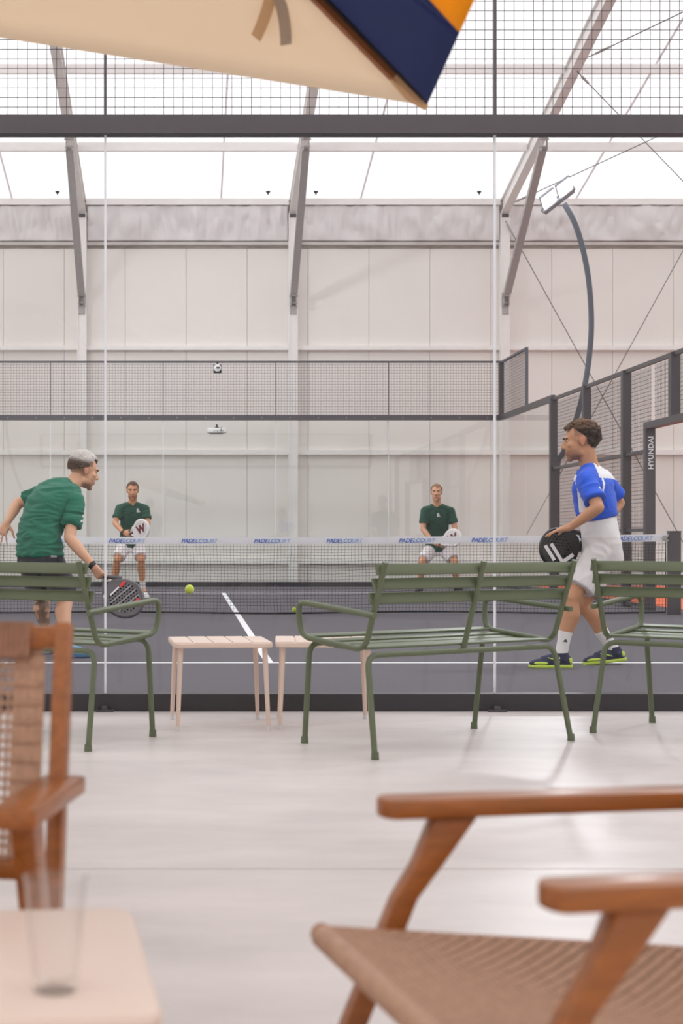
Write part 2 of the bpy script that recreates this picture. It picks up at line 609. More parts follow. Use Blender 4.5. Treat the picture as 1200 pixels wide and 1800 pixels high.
# ================================================================== THE COURT ENCLOSURE
def wires_xz(x0, x1, z0, z1, y, step=.05, r=.002):
    b = MB()
    n = int(round((x1 - x0) / step))
    for k in range(1, n):
        X = x0 + (x1 - x0) * k / n
        b.tube([(X, y, z0), (X, y, z1)], r, 4, caps=False)
    n = int(round((z1 - z0) / step))
    for k in range(1, n):
        Z = z0 + (z1 - z0) * k / n
        b.tube([(x0, y - .003, Z), (x1, y - .003, Z)], r, 4, caps=False)
    return b
def wires_yz(y0, y1, z0, z1, x, step=.05, r=.002):
    b = MB()
    n = int(round((y1 - y0) / step))
    for k in range(1, n):
        Y = y0 + (y1 - y0) * k / n
        b.tube([(x, Y, z0), (x, Y, z1)], r, 4, caps=False)
    n = int(round((z1 - z0) / step))
    for k in range(1, n):
        Z = z0 + (z1 - z0) * k / n
        b.tube([(x - .003, y0, Z), (x - .003, y1, Z)], r, 4, caps=False)
    return b

def end_wall(name, y, label, gm, wm, wr, jw):
    root = empty(name, (CX, y, 0)); tag(root, label, 'court wall', 'glass end walls of the padel court')
    xs = [CL + 2 * k for k in range(6)]
    W = dict(world=True)
    MB().bx(CL, CR, y - .05, y + .05, 0, .088).build('base_rail', 'base_dark', root, **W)
    tr = MB().bx(CL, CR, y - .045, y + .045, 2.955, 3.05).build('top_rail', 'steel_dark', root, **W)
    MB().bx(CL, CR, y - .052, y - .045, 2.955, 2.972).build('lip', 'steel_dark', tr, **W)
    for i in range(5):
        a, b = xs[i], xs[i + 1]
        MB().bx(a + .004, b - .004, y - .006, y + .006, .088, 2.955).build('glass_pane', gm, root, **W)
        o = wires_xz(a, b, 3.05, 3.99, y, .05, wr).build('wire_mesh', wm, root, **W); o['kind'] = 'stuff'
    for i in range(6):
        X = xs[i]
        if 0 < i < 5:
            MB().bx(X - jw / 2, X + jw / 2, y - .008, y + .008, .088, 2.955).build('glass_joint', 'silicone', root, **W)
        else:
            MB().bx(X - .04, X + .04, y - .04, y + .04, 3.05, 4.0).build('corner_post', 'steel_dark', root, **W)
        s = .013 if y < 10 else .016
        MB().bx(X - s / 2, X + s / 2, y - .02, y + .02, 3.05, 3.99).build('mesh_post', 'steel_dark', root, **W)
        b = MB().bx(X - .045, X + .045, y - .10, y - .05, 0, .01)
        b.tube([(X, y - .07, .01), (X, y - .07, .03)], .018, 8)
        b.build('floor_anchor', 'steel_dark', root, **W)
    MB().bx(CL, CR, y - .02, y + .02, 3.975, 4.01).build('mesh_top_rail', 'steel_dark', root, **W)
    for k in range(20 if y > 10 else 0):
        X = CL + .25 + .5 * k
        MB().tube([(X, y - .047, 3.0), (X, y - .056, 3.0)], .008, 8).build('bolt', 'bolt', root, **W)
    return root
end_wall('court_end_wall', NEAR, 'near glass wall of the padel court with dark rails, behind the green benches', 'court_glass', 'wire', .0018, .011)
end_wall('court_end_wall', FAR, 'far glass wall of the padel court with wire mesh on top', 'far_glass', 'wire', .0026, .014)

# right-hand side wall: two stepped glass panes, then mesh, then the gateway by the net
side = empty('court_side_wall', (CR, 23, 0))
tag(side, 'right side wall of the court with stepped glass, mesh fence and gateway', 'court wall')
W = dict(world=True)
SX = CR
MB().bx(SX - .05, SX + .05, FAR - 4, FAR, 0, .088).build('base_rail', 'steel_dark', side, **W)
MB().bx(SX - .03, SX + .03, FAR - 4, FAR, 2.955, 3.05).build('top_rail', 'steel_dark', side, **W)
for k in range(2):
    MB().bx(SX - .006, SX + .006, FAR - 2 * k - 2 + .004, FAR - 2 * k - .04, .088, 2.955).build('glass_pane', 'far_glass', side, **W)
wires_yz(FAR - 2.1, FAR, 3.05, 3.97, SX, .05, .0026).build('wire_mesh', 'wire', side, **W)['kind'] = 'stuff'
MB().bx(SX - .02, SX + .02, FAR - 2.14, FAR - 2.10, 3.0, 4.0).build('mesh_post', 'pole_blue_grey', side, **W)
MB().bx(SX - .02, SX + .02, FAR - 2.1, FAR, 3.965, 4.0).build('mesh_top_rail', 'pole_blue_grey', side, **W)
for Y, z1 in ((24.15, 3.0), (22.15, 3.0), (20.15, 3.0)):
    MB().bx(SX - .055, SX + .055, Y - .05, Y + .05, 0, z1).build('fence_post', 'steel_dark', side, **W)
MB().bx(SX - .055, SX + .055, 18.1, 18.2, 2.25, 3.0).build('fence_post', 'steel_dark', side, **W)
MB().bx(SX - .055, SX + .055, 14.15, 14.25, 0, 3.0).build('fence_post', 'steel_dark', side, **W)
MB().bx(SX - .02, SX + .02, 14.15, 24.15, 2.96, 3.01).build('fence_top_rail', 'steel_dark', side, **W)
for (a, b, z0) in ((22.2, 24.1, .06), (20.2, 22.1, .06), (19.2, 20.1, .06), (18.2, 19.1, 2.3), (16.2, 18.1, 2.3)):
    wires_yz(a, b, z0, 2.96, SX + .05, .05, .0026).build('wire_mesh', 'wire_dark', side, **W)['kind'] = 'stuff'
for (a, b) in ((22.2, 24.1), (20.2, 22.1), (19.2, 20.1)):
    for Z in (.05, .97, 1.93):
        MB().bx(SX - .02, SX + .02, a, b, Z - .02, Z + .02).build('cross_rail', 'steel_dark', side, **W)
gp = MB().bx(SX - .06, SX + .06, 19.09, 19.19, 0, 2.27).build('gate_post', 'steel_dark', side, **W)
MB().bx(SX - .06, SX + .06, 16.15, 19.09, 2.19, 2.27).build('gate_header', 'steel_dark', side, **W)
MB().bx(SX - .06, SX + .06, 16.15, 16.25, 0, 2.19).build('gate_post', 'steel_dark', side, **W)
me = text_mesh('HYUNDAI', .088, 'print_white', bold=.0012, spacing=1.02)
o = link('lettering', me, gp)
o.matrix_world = Matrix.Translation((SX + .034, 19.088, 1.70)) @ Matrix.Rotation(R(90), 4, 'X') @ Matrix.Rotation(R(90), 4, 'Z')
o['label'] = 'white lettering HYUNDAI reading upward'

# floodlight on a curved pole rising from the fence post
PY = 24.32
lamp = empty('floodlight', (SX + .05, PY, 0))
tag(lamp, 'lit twin floodlight on a curved blue grey pole above the side fence', 'floodlight')
ctl = [at(x, y, PY) for (x, y) in ((979, 1030), (979, 830), (990, 795), (1012, 738), (1027, 680), (1036, 620), (1039, 560), (1034, 490), (1022, 430), (1008, 388), (991, 358))]
pts = []
for i in range(len(ctl) - 1):
    p0, p1, p2, p3 = ctl[max(i - 1, 0)], ctl[i], ctl[i + 1], ctl[min(i + 2, len(ctl) - 1)]
    for t in (0, .25, .5, .75):
        pts.append(.5 * ((2 * p1) + (p2 - p0) * t + (2 * p0 - 5 * p1 + 4 * p2 - p3) * t * t + (3 * p1 - p0 - 3 * p2 + p3) * t ** 3))
pts.append(ctl[-1])
MB().tube(pts, .042, 12).build('pole', 'pole_blue_grey', lamp, True, **W)
hd = at(982, 352, PY)
ax = V((.52, -.02, .40)).normalized()              # long axis of the head
out = V((-.62, -.62, .10)); out = (out - ax * out.dot(ax)).normalized()
nrm = ax.cross(out).normalized()
if nrm.z > 0: nrm = -nrm
M3 = Matrix((ax, out, nrm)).transposed()
hb = MB().box(hd + out * -.02 - nrm * .02, (.56, .10, .075), M3)
hb.tube([hd - ax * .3 - nrm * .02, hd + ax * .3 - nrm * .02], .045, 10)
head = hb.build('lamp_head', 'lamp_grey', lamp, True, **W)
for s in (-1, 1):
    c = hd + ax * (.15 * s) + out * .17
    MB().box(c - nrm * .022, (.26, .27, .035), M3).build('module_housing', 'lamp_grey', lamp, **W)
    ln = MB().box(c + nrm * .001, (.23, .23, .012), M3).build('lens', 'lamp_lens', lamp, **W)
    b = MB()
    for k in range(7):
        b.box(c - nrm * .05 + ax * (-.11 + .036 * k), (.008, .24, .03), M3)
    b.build('cooling_fins', 'lamp_grey', lamp, **W)

ld = bpy.data.lights.new('floodlight_beam', 'AREA'); ld.shape = 'RECTANGLE'; ld.size = .6; ld.size_y = .5
ld.energy = 75; ld.spread = R(110); ld.color = (.93, .97, 1.0)
lo = bpy.data.objects.new('floodlight_beam', ld); col.objects.link(lo)
lo.parent = lamp; lo.matrix_parent_inverse = mw(lamp).inverted()
bz = -(nrm + out * .45).normalized()
lo.matrix_basis = Matrix.Translation(hd + out * .24 + nrm * .06) @ Matrix((ax, bz.cross(ax), bz)).transposed().to_4x4()
for (lx, ly, rz, txt) in ((CL - .05, 2 * NET - PY, math.pi, 'near left corner'), (CR + .12, 2 * NET - PY, -math.pi / 2, 'near right corner'), (CL - .12, PY, math.pi / 2, 'far left corner')):
    c = copy_tree(lamp); c.location = (lx, ly, 0); c.rotation_euler.z = rz
    c['label'] = 'twin floodlight on curved pole at the %s, outside the picture' % txt

# ================================================================== NET
net = empty('padel_net', (CX, NET, 0)); tag(net, 'black padel net with white printed top band and dark post', 'net')
def net_top(x):
    return .885 + .035 * ((x - CX) / 5) ** 2
NX0, NX1 = CL + .05, CR - .10
def sag(x, w):     # slack of the netting
    return .02 * noise.noise(V((x * 1.3, w * 2, 0))), .012 * noise.noise(V((x * 2.1, w * 3, 5)))
vs, fs = [], []
b = MB()
nc = int((NX1 - NX0) / .0385)
rows = 22
P = []
for r in range(rows + 1):
    w = r / rows
    row = []
    for c in range(nc + 1):
        x = NX0 + (NX1 - NX0) * c / nc
        zt = net_top(x) - .075
        zb = .012 + .016 * (1 + noise.noise(V((x * .55, 0, 9)))) 
        z = zb + (zt - zb) * (w ** .94)
        dx, dz = sag(x, w)
        e = math.sin(math.pi * w)
        row.append(V((x + dx * e, NET + .01 * noise.noise(V((x, w * 4, 2))), z + dz * e)))
    P.append(row)
for r in range(rows + 1):
    b.tube(P[r], .0019, 4, caps=False)
for c in range(nc + 1):
    b.tube([P[r][c] for r in range(rows + 1)], .0019, 4, caps=False)
b.build('netting', 'net_cord', net, **W)['kind'] = 'stuff'
b = MB()
b.tube([P[0][c] + V((0, 0, -.004)) for c in range(0, nc + 1, 3)], .012, 6)
b.build('bottom_cord', 'black', net, **W)
# folded white band
n = 120
band_v, band_f = [], []
for k in range(n + 1):
    x = NX0 + (NX1 + .03 - NX0) * k / n
    z = net_top(x)
    w1 = .002 * noise.noise(V((x * 5, 1, 1)))
    band_v += [(x, NET - .008 + w1, z - .082), (x, NET - .008 - w1, z - .04), (x, NET - .006, z), (x, NET + .006, z), (x, NET + .008, z - .04), (x, NET + .008, z - .082)]
for k in range(n):
    for j in range(6):
        band_f.append((k * 6 + j, k * 6 + (j + 1) % 6, (k + 1) * 6 + (j + 1) % 6, (k + 1) * 6 + j))
band = MB().add(band_v, band_f).build('top_band', 'white_band', net, True, **W)
kn = FPX / NET
for k in range(-3, 8):
    x0 = (191 + 127.3 * k - CX0) / kn
    if x0 < NX0 or x0 + .4 > NX1: continue
    xx = x0
    for part, mname in (('PADE', 'print_blue'), ('LCO', 'print_blue_mid'), ('URT', 'print_blue_pale')):
        me = text_mesh(part, .068, mname, shear=.28, bold=.0007, spacing=.93)
        o = link('lettering', me, band)
        o.matrix_world = Matrix.Translation((xx, NET - .0135, net_top(xx) - .066)) @ Matrix.Rotation(R(90), 4, 'X')
        xx += max(v.co.x for v in me.vertices) + .0015 - .28 * .068 * .6
post = MB().bx(CR - .07, CR + .06, NET - .05, NET + .05, 0, .945).build('net_post', 'steel_dark', net, **W)
MB().bx(CR - .075, CR + .065, NET - .055, NET + .055, .945, .955).build('post_cap', 'black', post, **W)
MB().tube([(CR - .115, NET - .02, .875), (CR - .115, NET + .02, .875)], .03, 12).build('winch_wheel', 'steel_galv', post, True, **W)
MB().bx(CR - .12, CR - .05, NET - .012, NET + .012, .86, .89).build('winch_arm', 'steel_dark', post, **W)
MB().bx(CL - .06, CL + .07, NET - .05, NET + .05, 0, .945).build('net_post', 'steel_dark', net, **W)
MB().tube([(NX1, NET, .04), (NX1, NET, .83)], .005, 6).build('side_rod', 'black', net, **W)

# balls
def ball(p, label):
    root = empty('padel_ball', p)
    tag(root, label, 'ball', 'yellow padel balls')
    MB().ell((0, 0, 0), .033, 3).build('felt', 'ball', root, True)
    pts = []
    for k in range(40):
        t = 2 * math.pi * k / 40
        q = V((math.cos(t) + .35 * math.cos(3 * t), math.sin(t) - .35 * math.sin(3 * t), 1.0 * math.sin(2 * t))).normalized() * .033
        pts.append(q)
    MB().tube(pts, .0016, 5, True).build('seam', 'ball_seam', root, True)
    root.rotation_euler = (.6, .4, .9)
ball(at(333, 1036, 10.9), 'yellow padel ball in the air beside the grey racket')
bp = at(517, 1071, 18.5); ball((bp.x, 18.5, .033), 'yellow padel ball lying at the foot of the net')

# camera and projector on the far wall
dv = empty('court_camera', at(382, 648, FAR - .07)); tag(dv, 'round white court camera on a black plate at the far mesh', 'camera')
MB().box((0, .02, 0), (.145, .012, .15)).build('plate', 'black', dv)
MB().tube([(0, .01, .01), (0, -.04, .01), (0, -.05, .01)], [.068, .066, .05], 20).build('dome', 'device_white', dv, True)
MB().box((.01, -.052, .012), (.062, .012, .026)).build('lens_slot', 'black', dv)
MB().bx(-.016, .016, .005, .03, .075, .125).build('bracket', 'black', dv)
pj = empty('projector', at(381, 757, FAR - .2)); tag(pj, 'white projector hanging under the far court rail', 'projector')
me = MB().box((0, 0, 0), (.33, .24, .085)).mesh('body', 'device_white'); bevel_mesh(me, .012)
bd = link('body', me, pj)
MB().box((-.01, 0, -.05), (.24, .18, .018)).build('foot_plate', 'device_grey', pj)
b = MB()
for k, (xx, w, h) in enumerate(((-.05, .018, .018), (-.02, .012, .02), (.01, .018, .03), (.045, .016, .014), (.075, .02, .026), (.105, .014, .034))):
    b.box((xx, -.1215, -.012), (w, .004, h))
b.build('sockets', 'device_grey', bd)
MB().bar((0, .0, .04), (0, .05, .105), .03, .03).build('mount_arm', 'black', pj)
MB().box((0, .03, .055), (.08, .05, .014)).build('mount_plate', 'black', pj)
MB().tube(bez((.07, -.12, -.01), (.06, -.15, .04), (.09, -.03, .06)), .006, 6).build('lead', 'black', pj)

# ================================================================== PEOPLE
def remesh(mb, voxel, it=4, fac=.5):
    me = bpy.data.meshes.new('tmp')
    me.from_pydata([tuple(p) for p in mb.v], [], mb.f)
    bm = bmesh.new(); bm.from_mesh(me); bmesh.ops.recalc_face_normals(bm, faces=bm.faces); bm.to_mesh(me); bm.free()
    o = bpy.data.objects.new('tmp', me); col.objects.link(o)
    md = o.modifiers.new('r', 'REMESH'); md.mode = 'VOXEL'; md.voxel_size = voxel; md.use_smooth_shade = True
    ms = o.modifiers.new('s', 'SMOOTH'); ms.factor = fac; ms.iterations = it
    dg = bpy.context.evaluated_depsgraph_get()
    out = bpy.data.meshes.new_from_object(o.evaluated_get(dg))
    bpy.data.objects.remove(o); bpy.data.meshes.remove(me)
    for p in out.polygons: p.use_smooth = True
    return out


def paint(me, fn):
    a = me.attributes.new('Col', 'FLOAT_COLOR', 'POINT')
    data = []
    for v in me.vertices:
        c = fn(v.co, v.normal)
        data += [c[0], c[1], c[2], 1.0]
    a.data.foreach_set('color', data)


def wrinkle(me, amp, sc, seed):
    nn = [v.normal.copy() for v in me.vertices]
    for v, n in zip(me.vertices, nn):
        p = v.co
        q = V((p.x * sc[0] + seed, p.y * sc[1], p.z * sc[2]))
        warp = noise.noise(q * .6) * 1.6
        h = 1 - abs(noise.noise(q + V((warp, warp, 0)))) * 2.2
        v.co = p + n * amp * h
    me.update()


def ring(c, r, f, w, d, n=24, e=2.4):
    out = []
    for k in range(n):
        t = 2 * math.pi * k / n
        cs, sn = math.cos(t), math.sin(t)
        x = math.copysign(abs(cs) ** (2 / e), cs) * w
        y = math.copysign(abs(sn) ** (2 / e), sn) * d
        out.append(c + r * x + f * y)
    return out


SKIN = {'light': srgb(214, 164, 134), 'tan': srgb(204, 150, 116)}


def hand(b, wrist, d, pn, side, curl=(.35, .45, .5, .55), spread=.1, thumb=.6, sc=1.0, grip=False):
    """palm and five fingers; d = direction, pn = palm normal (the side fingers curl to); side = +1 thumb to +s"""
    d = d.normalized(); pn = (pn - d * pn.dot(d)).normalized()
    s = d.cross(pn).normalized() * side
    L = .095 * sc
    b.cap(wrist, wrist + d * .03, .027 * sc, .027 * sc)
    rings = [ring(wrist + d * (L * t), s, pn, w * sc, h * sc, 14, 2.6) for t, w, h in ((.0, .028, .02), (.35, .036, .019), (.75, .042, .016), (1.02, .040, .013))]
    b.loft(rings)
    lens = (.040, .045, .042, .034)
    for k in range(4):
        base = wrist + d * (L * (.98 if k in (1, 2) else .92)) + s * ((.030 - .0205 * k) * sc)
        dd = (d + s * (spread * (1.5 - k) * .7)).normalized()
        p = base; ang = 0
        r = (.0092, .0095, .009, .008)[k] * sc
        for j, fl_ in enumerate((1.0, .62, .5)):
            ang += curl[k] * (1.0, 1.1, .7)[j]
            q = p + (dd * math.cos(ang) + pn * math.sin(ang)) * lens[k] * fl_ * sc
            b.cap(p, q, r, r * .93, 10)
            p = q; r *= .93
    p = wrist + d * (L * .22) + s * .024 * sc
    dd = (d * .62 + s * (.75 * thumb + .1) + pn * .25).normalized()
    q = p + dd * .048 * sc; b.cap(p, q, .0135 * sc, .0115 * sc, 10)
    dd = (dd + d * .5 + pn * curl[0] * .9).normalized()
    q2 = q + dd * .034 * sc; b.cap(q, q2, .0112 * sc, .010 * sc, 10)
    q3 = q2 + (dd + pn * .3).normalized() * .024 * sc; b.cap(q2, q3, .010 * sc, .0085 * sc, 10)


def head_shapes(b, H, M):
    """M columns: right, forward, up"""
    def P(x, y, z): return H + M @ V((x, y, z))
    def E(c, r, sub=3):
        b.ell(P(*c), [M @ V((r[0], 0, 0)), M @ V((0, r[1], 0)), M @ V((0, 0, r[2]))], sub)
    E((0, -.016, .034), (.075, .097, .084))
    E((0, .032, -.02), (.060, .062, .088))
    E((0, .034, -.066), (.055, .052, .044))
    E((0, .071, -.101), (.022, .020, .017))
    b.cap(P(0, .086, .018), P(0, .110, -.024), .009, .0125, 10)
    for s in (-1, 1):
        E((s * .0115, .098, -.030), (.009, .011, .008), 2)
        E((s * .027, .081, .030), (.027, .013, .0085), 2)
        E((s * .041, .060, -.016), (.021, .022, .020), 2)
        E((s * .045, .020, -.070), (.016, .035, .022), 2)
        E((s * .072, -.010, -.004), (.008, .019, .030), 2)
        E((s * .077, -.016, .008), (.006, .016, .018), 2)
    E((0, .090, -.058), (.023, .0095, .0065), 2)
    E((0, .088, -.071), (.020, .0095, .0065), 2)


def make_person(name, label, S, group):
    vox = S.get('vox', .0065)
    foot0 = (S['ankL'] + S['ankR']) / 2
    root = empty(name, (foot0.x, foot0.y, 0)); tag(root, label, 'person', group)
    P, N, H = S['P'], S['N'], S['H']
    fwd = S['fwd'].normalized()
    hr = S['hip_r'].normalized()
    sr = (S['SR'] - S['SL']).normalized()
    M = S['headM'] * S.get('hs', 1.12)
    mid = P.lerp(N, .5) + S.get('hunch', V((0, 0, 0)))
    # spine rings
    def sp(t):
        return P * (1 - t) ** 2 + (mid * 2 - (P + N) * .5) * 2 * t * (1 - t) + N * t * t
    def spd(t):
        return (sp(min(t + .02, 1)) - sp(max(t - .02, 0))).normalized()
    def frame(t):
        r = hr.lerp(sr, max(0, min(1, t * 1.25)))
        u = spd(t)
        if S.get('pelvis_up') and t < .45: u = u.lerp(V(S['pelvis_up']), 1 - t / .45).normalized()
        r = (r - u * r.dot(u)).normalized()
        f = u.cross(r).normalized()
        return sp(t), r, f, u
    k = S.get('build', 1.0)
    prof = [(-.12, .135, .10), (0, .160, .115), (.2, .150, .105), (.38, .138, .100), (.6, .155, .115), (.78, .160, .112), (.9, .125, .085), (1.0, .062, .060)]
    def torso(prof, gw, gd):
        rs = []
        for t, w, d in prof:
            c, r, f, u = frame(max(t, 0))
            if t < 0: c = c + u * (t * (N - P).length)
            rs.append(ring(c, r, f, w * k + gw, d * k + gd))
        return rs
    b = MB()
    b.loft(torso(prof, 0, 0))
    c9, r9, f9, u9 = frame(.86)
    for X in ('L', 'R'):
        b.cap(c9.lerp(S['S' + X], .35), S['S' + X], .062 * k, .056 * k)
        b.cap(N + u9 * .02, S['S' + X], .045 * k, .048 * k)
        E_, W_ = S['E' + X], S['W' + X]
        b.cap(S['S' + X], S['S' + X].lerp(E_, .45), .054 * k, .049 * k); b.cap(S['S' + X].lerp(E_, .45), E_, .049 * k, .040 * k)
        b.cap(E_, E_.lerp(W_, .28), .041 * k, .043 * k); b.cap(E_.lerp(W_, .28), W_, .043 * k, .026 * k)
        hp = S['hip' + X]; kn_, an = S['K' + X], S['ank' + X]
        b.cap(hp, kn_, .086 * k, .060 * k)
        b.cap(kn_, kn_ + (an - kn_) * .12, .056 * k, .052 * k)
        back = -S['foot' + X].normalized()
        ca = kn_.lerp(an, .32) + back * .018
        b.cap(kn_.lerp(an, .08), ca, .054 * k, .062 * k); b.cap(ca, kn_.lerp(an, .62), .062 * k, .046 * k)
        b.cap(kn_.lerp(an, .55) + back * .004, an, .045 * k, .033 * k)
        b.ell(kn_ + S['foot' + X].normalized() * .015, .050 * k)
        fd = S['foot' + X].normalized()
        b.cap(an, an + fd * .1 + V((0, 0, -.05)), .033, .028)
        h = S['hand' + X]
        hand(b, W_, h['d'], h['pn'], h.get('side', 1), h.get('curl', (.35, .45, .5, .55)), h.get('spread', .1), h.get('thumb', .6), h.get('sc', 1.0))
    b.cap(N - spd(1) * .03, H + M @ V((0, -.03, -.06)), .066 * k, .060 * k)
    head_shapes(b, H, M)
    me = remesh(b, vox, S.get('smooth', 4))
    tone = V(SKIN[S['tone']]); red = V(srgb(168, 92, 80)); stub = V(S['stubble'])
    Mi = M.inverted()
    tat = S.get('tattoo')
    def skin(p, n):
        q = Mi @ (p - H)
        c = tone.copy()
        if q.length < .17:
            m_ = max(0, 1 - ((q.x / .026) ** 2 + ((q.z + .0645) / .012) ** 2 + ((q.y - .094) / .02) ** 2))
            if m_ > 0: c = c.lerp(red, min(1, m_ * 1.6))
            elif q.z < -.040 and q.y > -.005 and q.z > -.13:
                a = min(1, (-.040 - q.z) / .02) * min(1, (q.y + .005) / .03)
                c = c.lerp(stub, a * S.get('stub', .6))
            # close-cropped hair fade above the ears
            if q.z > -.03 and q.y < .01 + .02 * (q.z > .03) and abs(q.x) < .076 and S.get('fade'):
                c = c.lerp(V(S['fade']), .75 * min(1, (q.z + .035) / .03))
            if abs(q.x) > .07 and -.04 < q.z < .035: c = c.lerp(V(srgb(214, 140, 116)), .5)
        if tat:
            w = tat(p)
            if w > 0: c = c.lerp(V(srgb(84, 76, 70)), w)
        return c
    paint(me, skin); me.materials.append(MATS['skin'])
    body = link('body', me, root, True)
    bvh = BVHTree.FromPolygons([v.co for v in me.vertices], [tuple(p.vertices) for p in me.polygons])
    # eyes and brows
    for s in (-1, 1):
        e = H + M @ V((s * .029, .0765, .012))
        ew = MB().ell(e, [M @ V((.0135, 0, 0)), M @ V((0, .009, 0)), M @ V((0, 0, .0045))]).build('eye', 'eye_white', root, True, **W)
        MB().ell(e + M @ V((0, .0075, 0)), [M @ V((.0075, 0, 0)), M @ V((0, .004, 0)), M @ V((0, 0, .0050))]).build('iris', 'eye_dark', ew, True, **W)
        bb = MB()
        for j in range(5):
            q = M @ V((s * (.014 + .008 * j), .0945 - .0042 * j * (.5 + .12 * j), .0265 + .0035 * math.sin(j * .8)))
            bb.ell(H + q, [M @ V((.0075, 0, 0)), M @ V((0, .0065, 0)), M @ V((0, 0, .0052))], 1)
        bb.build('eyebrow', 'brow', root, True, **W)
    # hair
    hb = MB()
    hs = S['hair']
    vs4, fs4 = ICO[4]
    st = hs['style']
    th = hs.get('th', .006)
    keep = []
    vv = []
    for p in vs4:
        q = V((p[0] * (.075 + th), p[1] * (.097 + th) - .016, p[2] * (.084 + th * 1.2) + .034))
        vv.append(q)
    def hairline(q):
        if q.y > .045: return q.z > .088 - (q.y - .045) * .3 + .006 * math.sin(q.x * 60)
        if q.y > (-.036 if st == 'curly' else -.005): return q.z > hs.get('side', .03) + (q.y + .005) * .9
        return q.z > hs.get('nape', -.02) + (q.y + .10) * .35
    for f in fs4:
        c = (vv[f[0]] + vv[f[1]] + vv[f[2]]) / 3
        if hairline(c): keep.append(f)
    if st != 'curly':
        used = sorted({i for f in keep for i in f}); mp = {i: j for j, i in enumerate(used)}
        pts_ = []
        for i in used:
            q = vv[i]
            d = q.normalized()
            amp = hs.get('spike', .002)
            lift = hs.get('lift', 0) * max(0, min(1, (q.z - .06) / .05))
            q = q + d * (amp * noise.noise(q * 130) + lift)
            pts_.append(H + M @ q)
        hb.add(pts_, [tuple(mp[i] for i in f) for f in keep])
        hm = hb.mesh('hair', 'hair', True)
    else:
        cand = [(vv[f[0]] + vv[f[1]] + vv[f[2]]) / 3 for f in keep]
        hb.ell(H + M @ V((0, -.02, .04)), [M @ V((.076, 0, 0)), M @ V((0, .098, 0)), M @ V((0, 0, .084))], 3)
        rnd = random.Random(3)
        for q in cand:
            if rnd.random() < .3:
                d = q.normalized()
                r = rnd.uniform(.009, .015) * (1.15 if q.z > .06 or q.y < -.06 else .6)
                hb.ell(H + M @ (q + d * rnd.uniform(0, .012)), [(M @ V((rnd.uniform(-1, 1), rnd.uniform(-1, 1), rnd.uniform(-1, 1))).normalized() * r) if False else M @ V((r, 0, 0)), M @ V((0, r, 0)), M @ V((0, 0, r))], 1)
        hm = remesh(hb, .005, 1)
        bm = bmesh.new(); bm.from_mesh(hm)
        dl = [f for f in bm.faces if not hairline(Mi @ (f.calc_center_median() - H))]
        bmesh.ops.delete(bm, geom=dl, context='FACES')
        seen, isl = set(), []
        for f in bm.faces:                 # keep the one connected head of hair
            if f in seen: continue
            st_, comp = [f], []
            seen.add(f)
            while st_:
                g_ = st_.pop(); comp.append(g_)
                for e_ in g_.edges:
                    for h_ in e_.link_faces:
                        if h_ not in seen: seen.add(h_); st_.append(h_)
            isl.append(comp)
        isl.sort(key=len)
        bmesh.ops.delete(bm, geom=[f for c_ in isl[:-1] for f in c_], context='FACES')
        bm.to_mesh(hm); bm.free()
        hm.materials.append(MATS['hair'])
    top, low = V(srgb(*hs['top'])), V(srgb(*hs['low']))
    def haircol(p, n):
        q = Mi @ (p - H)
        t = max(0, min(1, (q.z - hs.get('z0', .03)) / hs.get('zr', .04)))
        return low.lerp(top, t) * (1 + .25 * noise.noise(q * 90))
    paint(hm, haircol)
    link('hair', hm, root, True)
    # shirt
    b = MB()
    g = S.get('shirt_g', .016)
    hem = S.get('hem', -.10)
    hw_ = S.get('hem_w', .164)
    sp_prof = [(hem, hw_, .124)] + [q for q in ((0.02, .166, .124), (.2, .160, .120), (.38, .152, .114)) if q[0] > hem + .05] + [(.6, .162, .122), (.78, .164, .118), (.9, .132, .092), (.985, .072, .068)]
    b.loft(torso(sp_prof, g, g))
    for X in ('L', 'R'):
        E_ = S['E' + X]; sh = S['S' + X]
        b.cap(c9.lerp(sh, .35), sh, .074 * k, .068 * k)
        b.cap(N + u9 * .008, sh, .054 * k, .062 * k)
        a = S.get('sleeve', .68)
        ra, rb = S.get('sl_r', (.067, .070))
        b.tube([sh, sh.lerp(E_, a * .5), sh.lerp(E_, a)], [.068 * k, ra * k, rb * k], 18)
        b.ell(sh, .068 * k)
    sm = remesh(b, vox * 1.1, 3)
    wrinkle(sm, S.get('wr', .007), S.get('wr_sc', (7, 7, 16)), S.get('seed', 1.0))
    paint(sm, S['shirt_col']); sm.materials.append(MATS['cloth'])
    shirt = link('shirt', sm, root, True)
    sbvh = BVHTree.FromPolygons([v.co for v in sm.vertices], [tuple(p.vertices) for p in sm.polygons])
    # shorts
    b = MB()
    pr = [(-.20, .16, .125), (-.1, .168, .128), (0, .168, .125), (S.get('waist', .16), .156, .115)]
    b.loft(torso(pr, g - .008, g - .008))
    for X in ('L', 'R'):
        hp, kn_ = S['hip' + X], S['K' + X]
        a = S.get('short_len', .8)
        b.ell(hp, .10 * k)
        b.tube([hp, hp.lerp(kn_, a * .5), hp.lerp(kn_, a)], [.102 * k, .098 * k, S.get('leg_r', .096) * k], 20)
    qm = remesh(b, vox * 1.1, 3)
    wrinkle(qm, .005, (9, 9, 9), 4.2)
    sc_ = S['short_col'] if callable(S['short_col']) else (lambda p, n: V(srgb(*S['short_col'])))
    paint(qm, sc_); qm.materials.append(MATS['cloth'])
    S['shorts'] = link('shorts', qm, root, True)
    S['qbvh'] = BVHTree.FromPolygons([v.co for v in qm.vertices], [tuple(p.vertices) for p in qm.polygons])
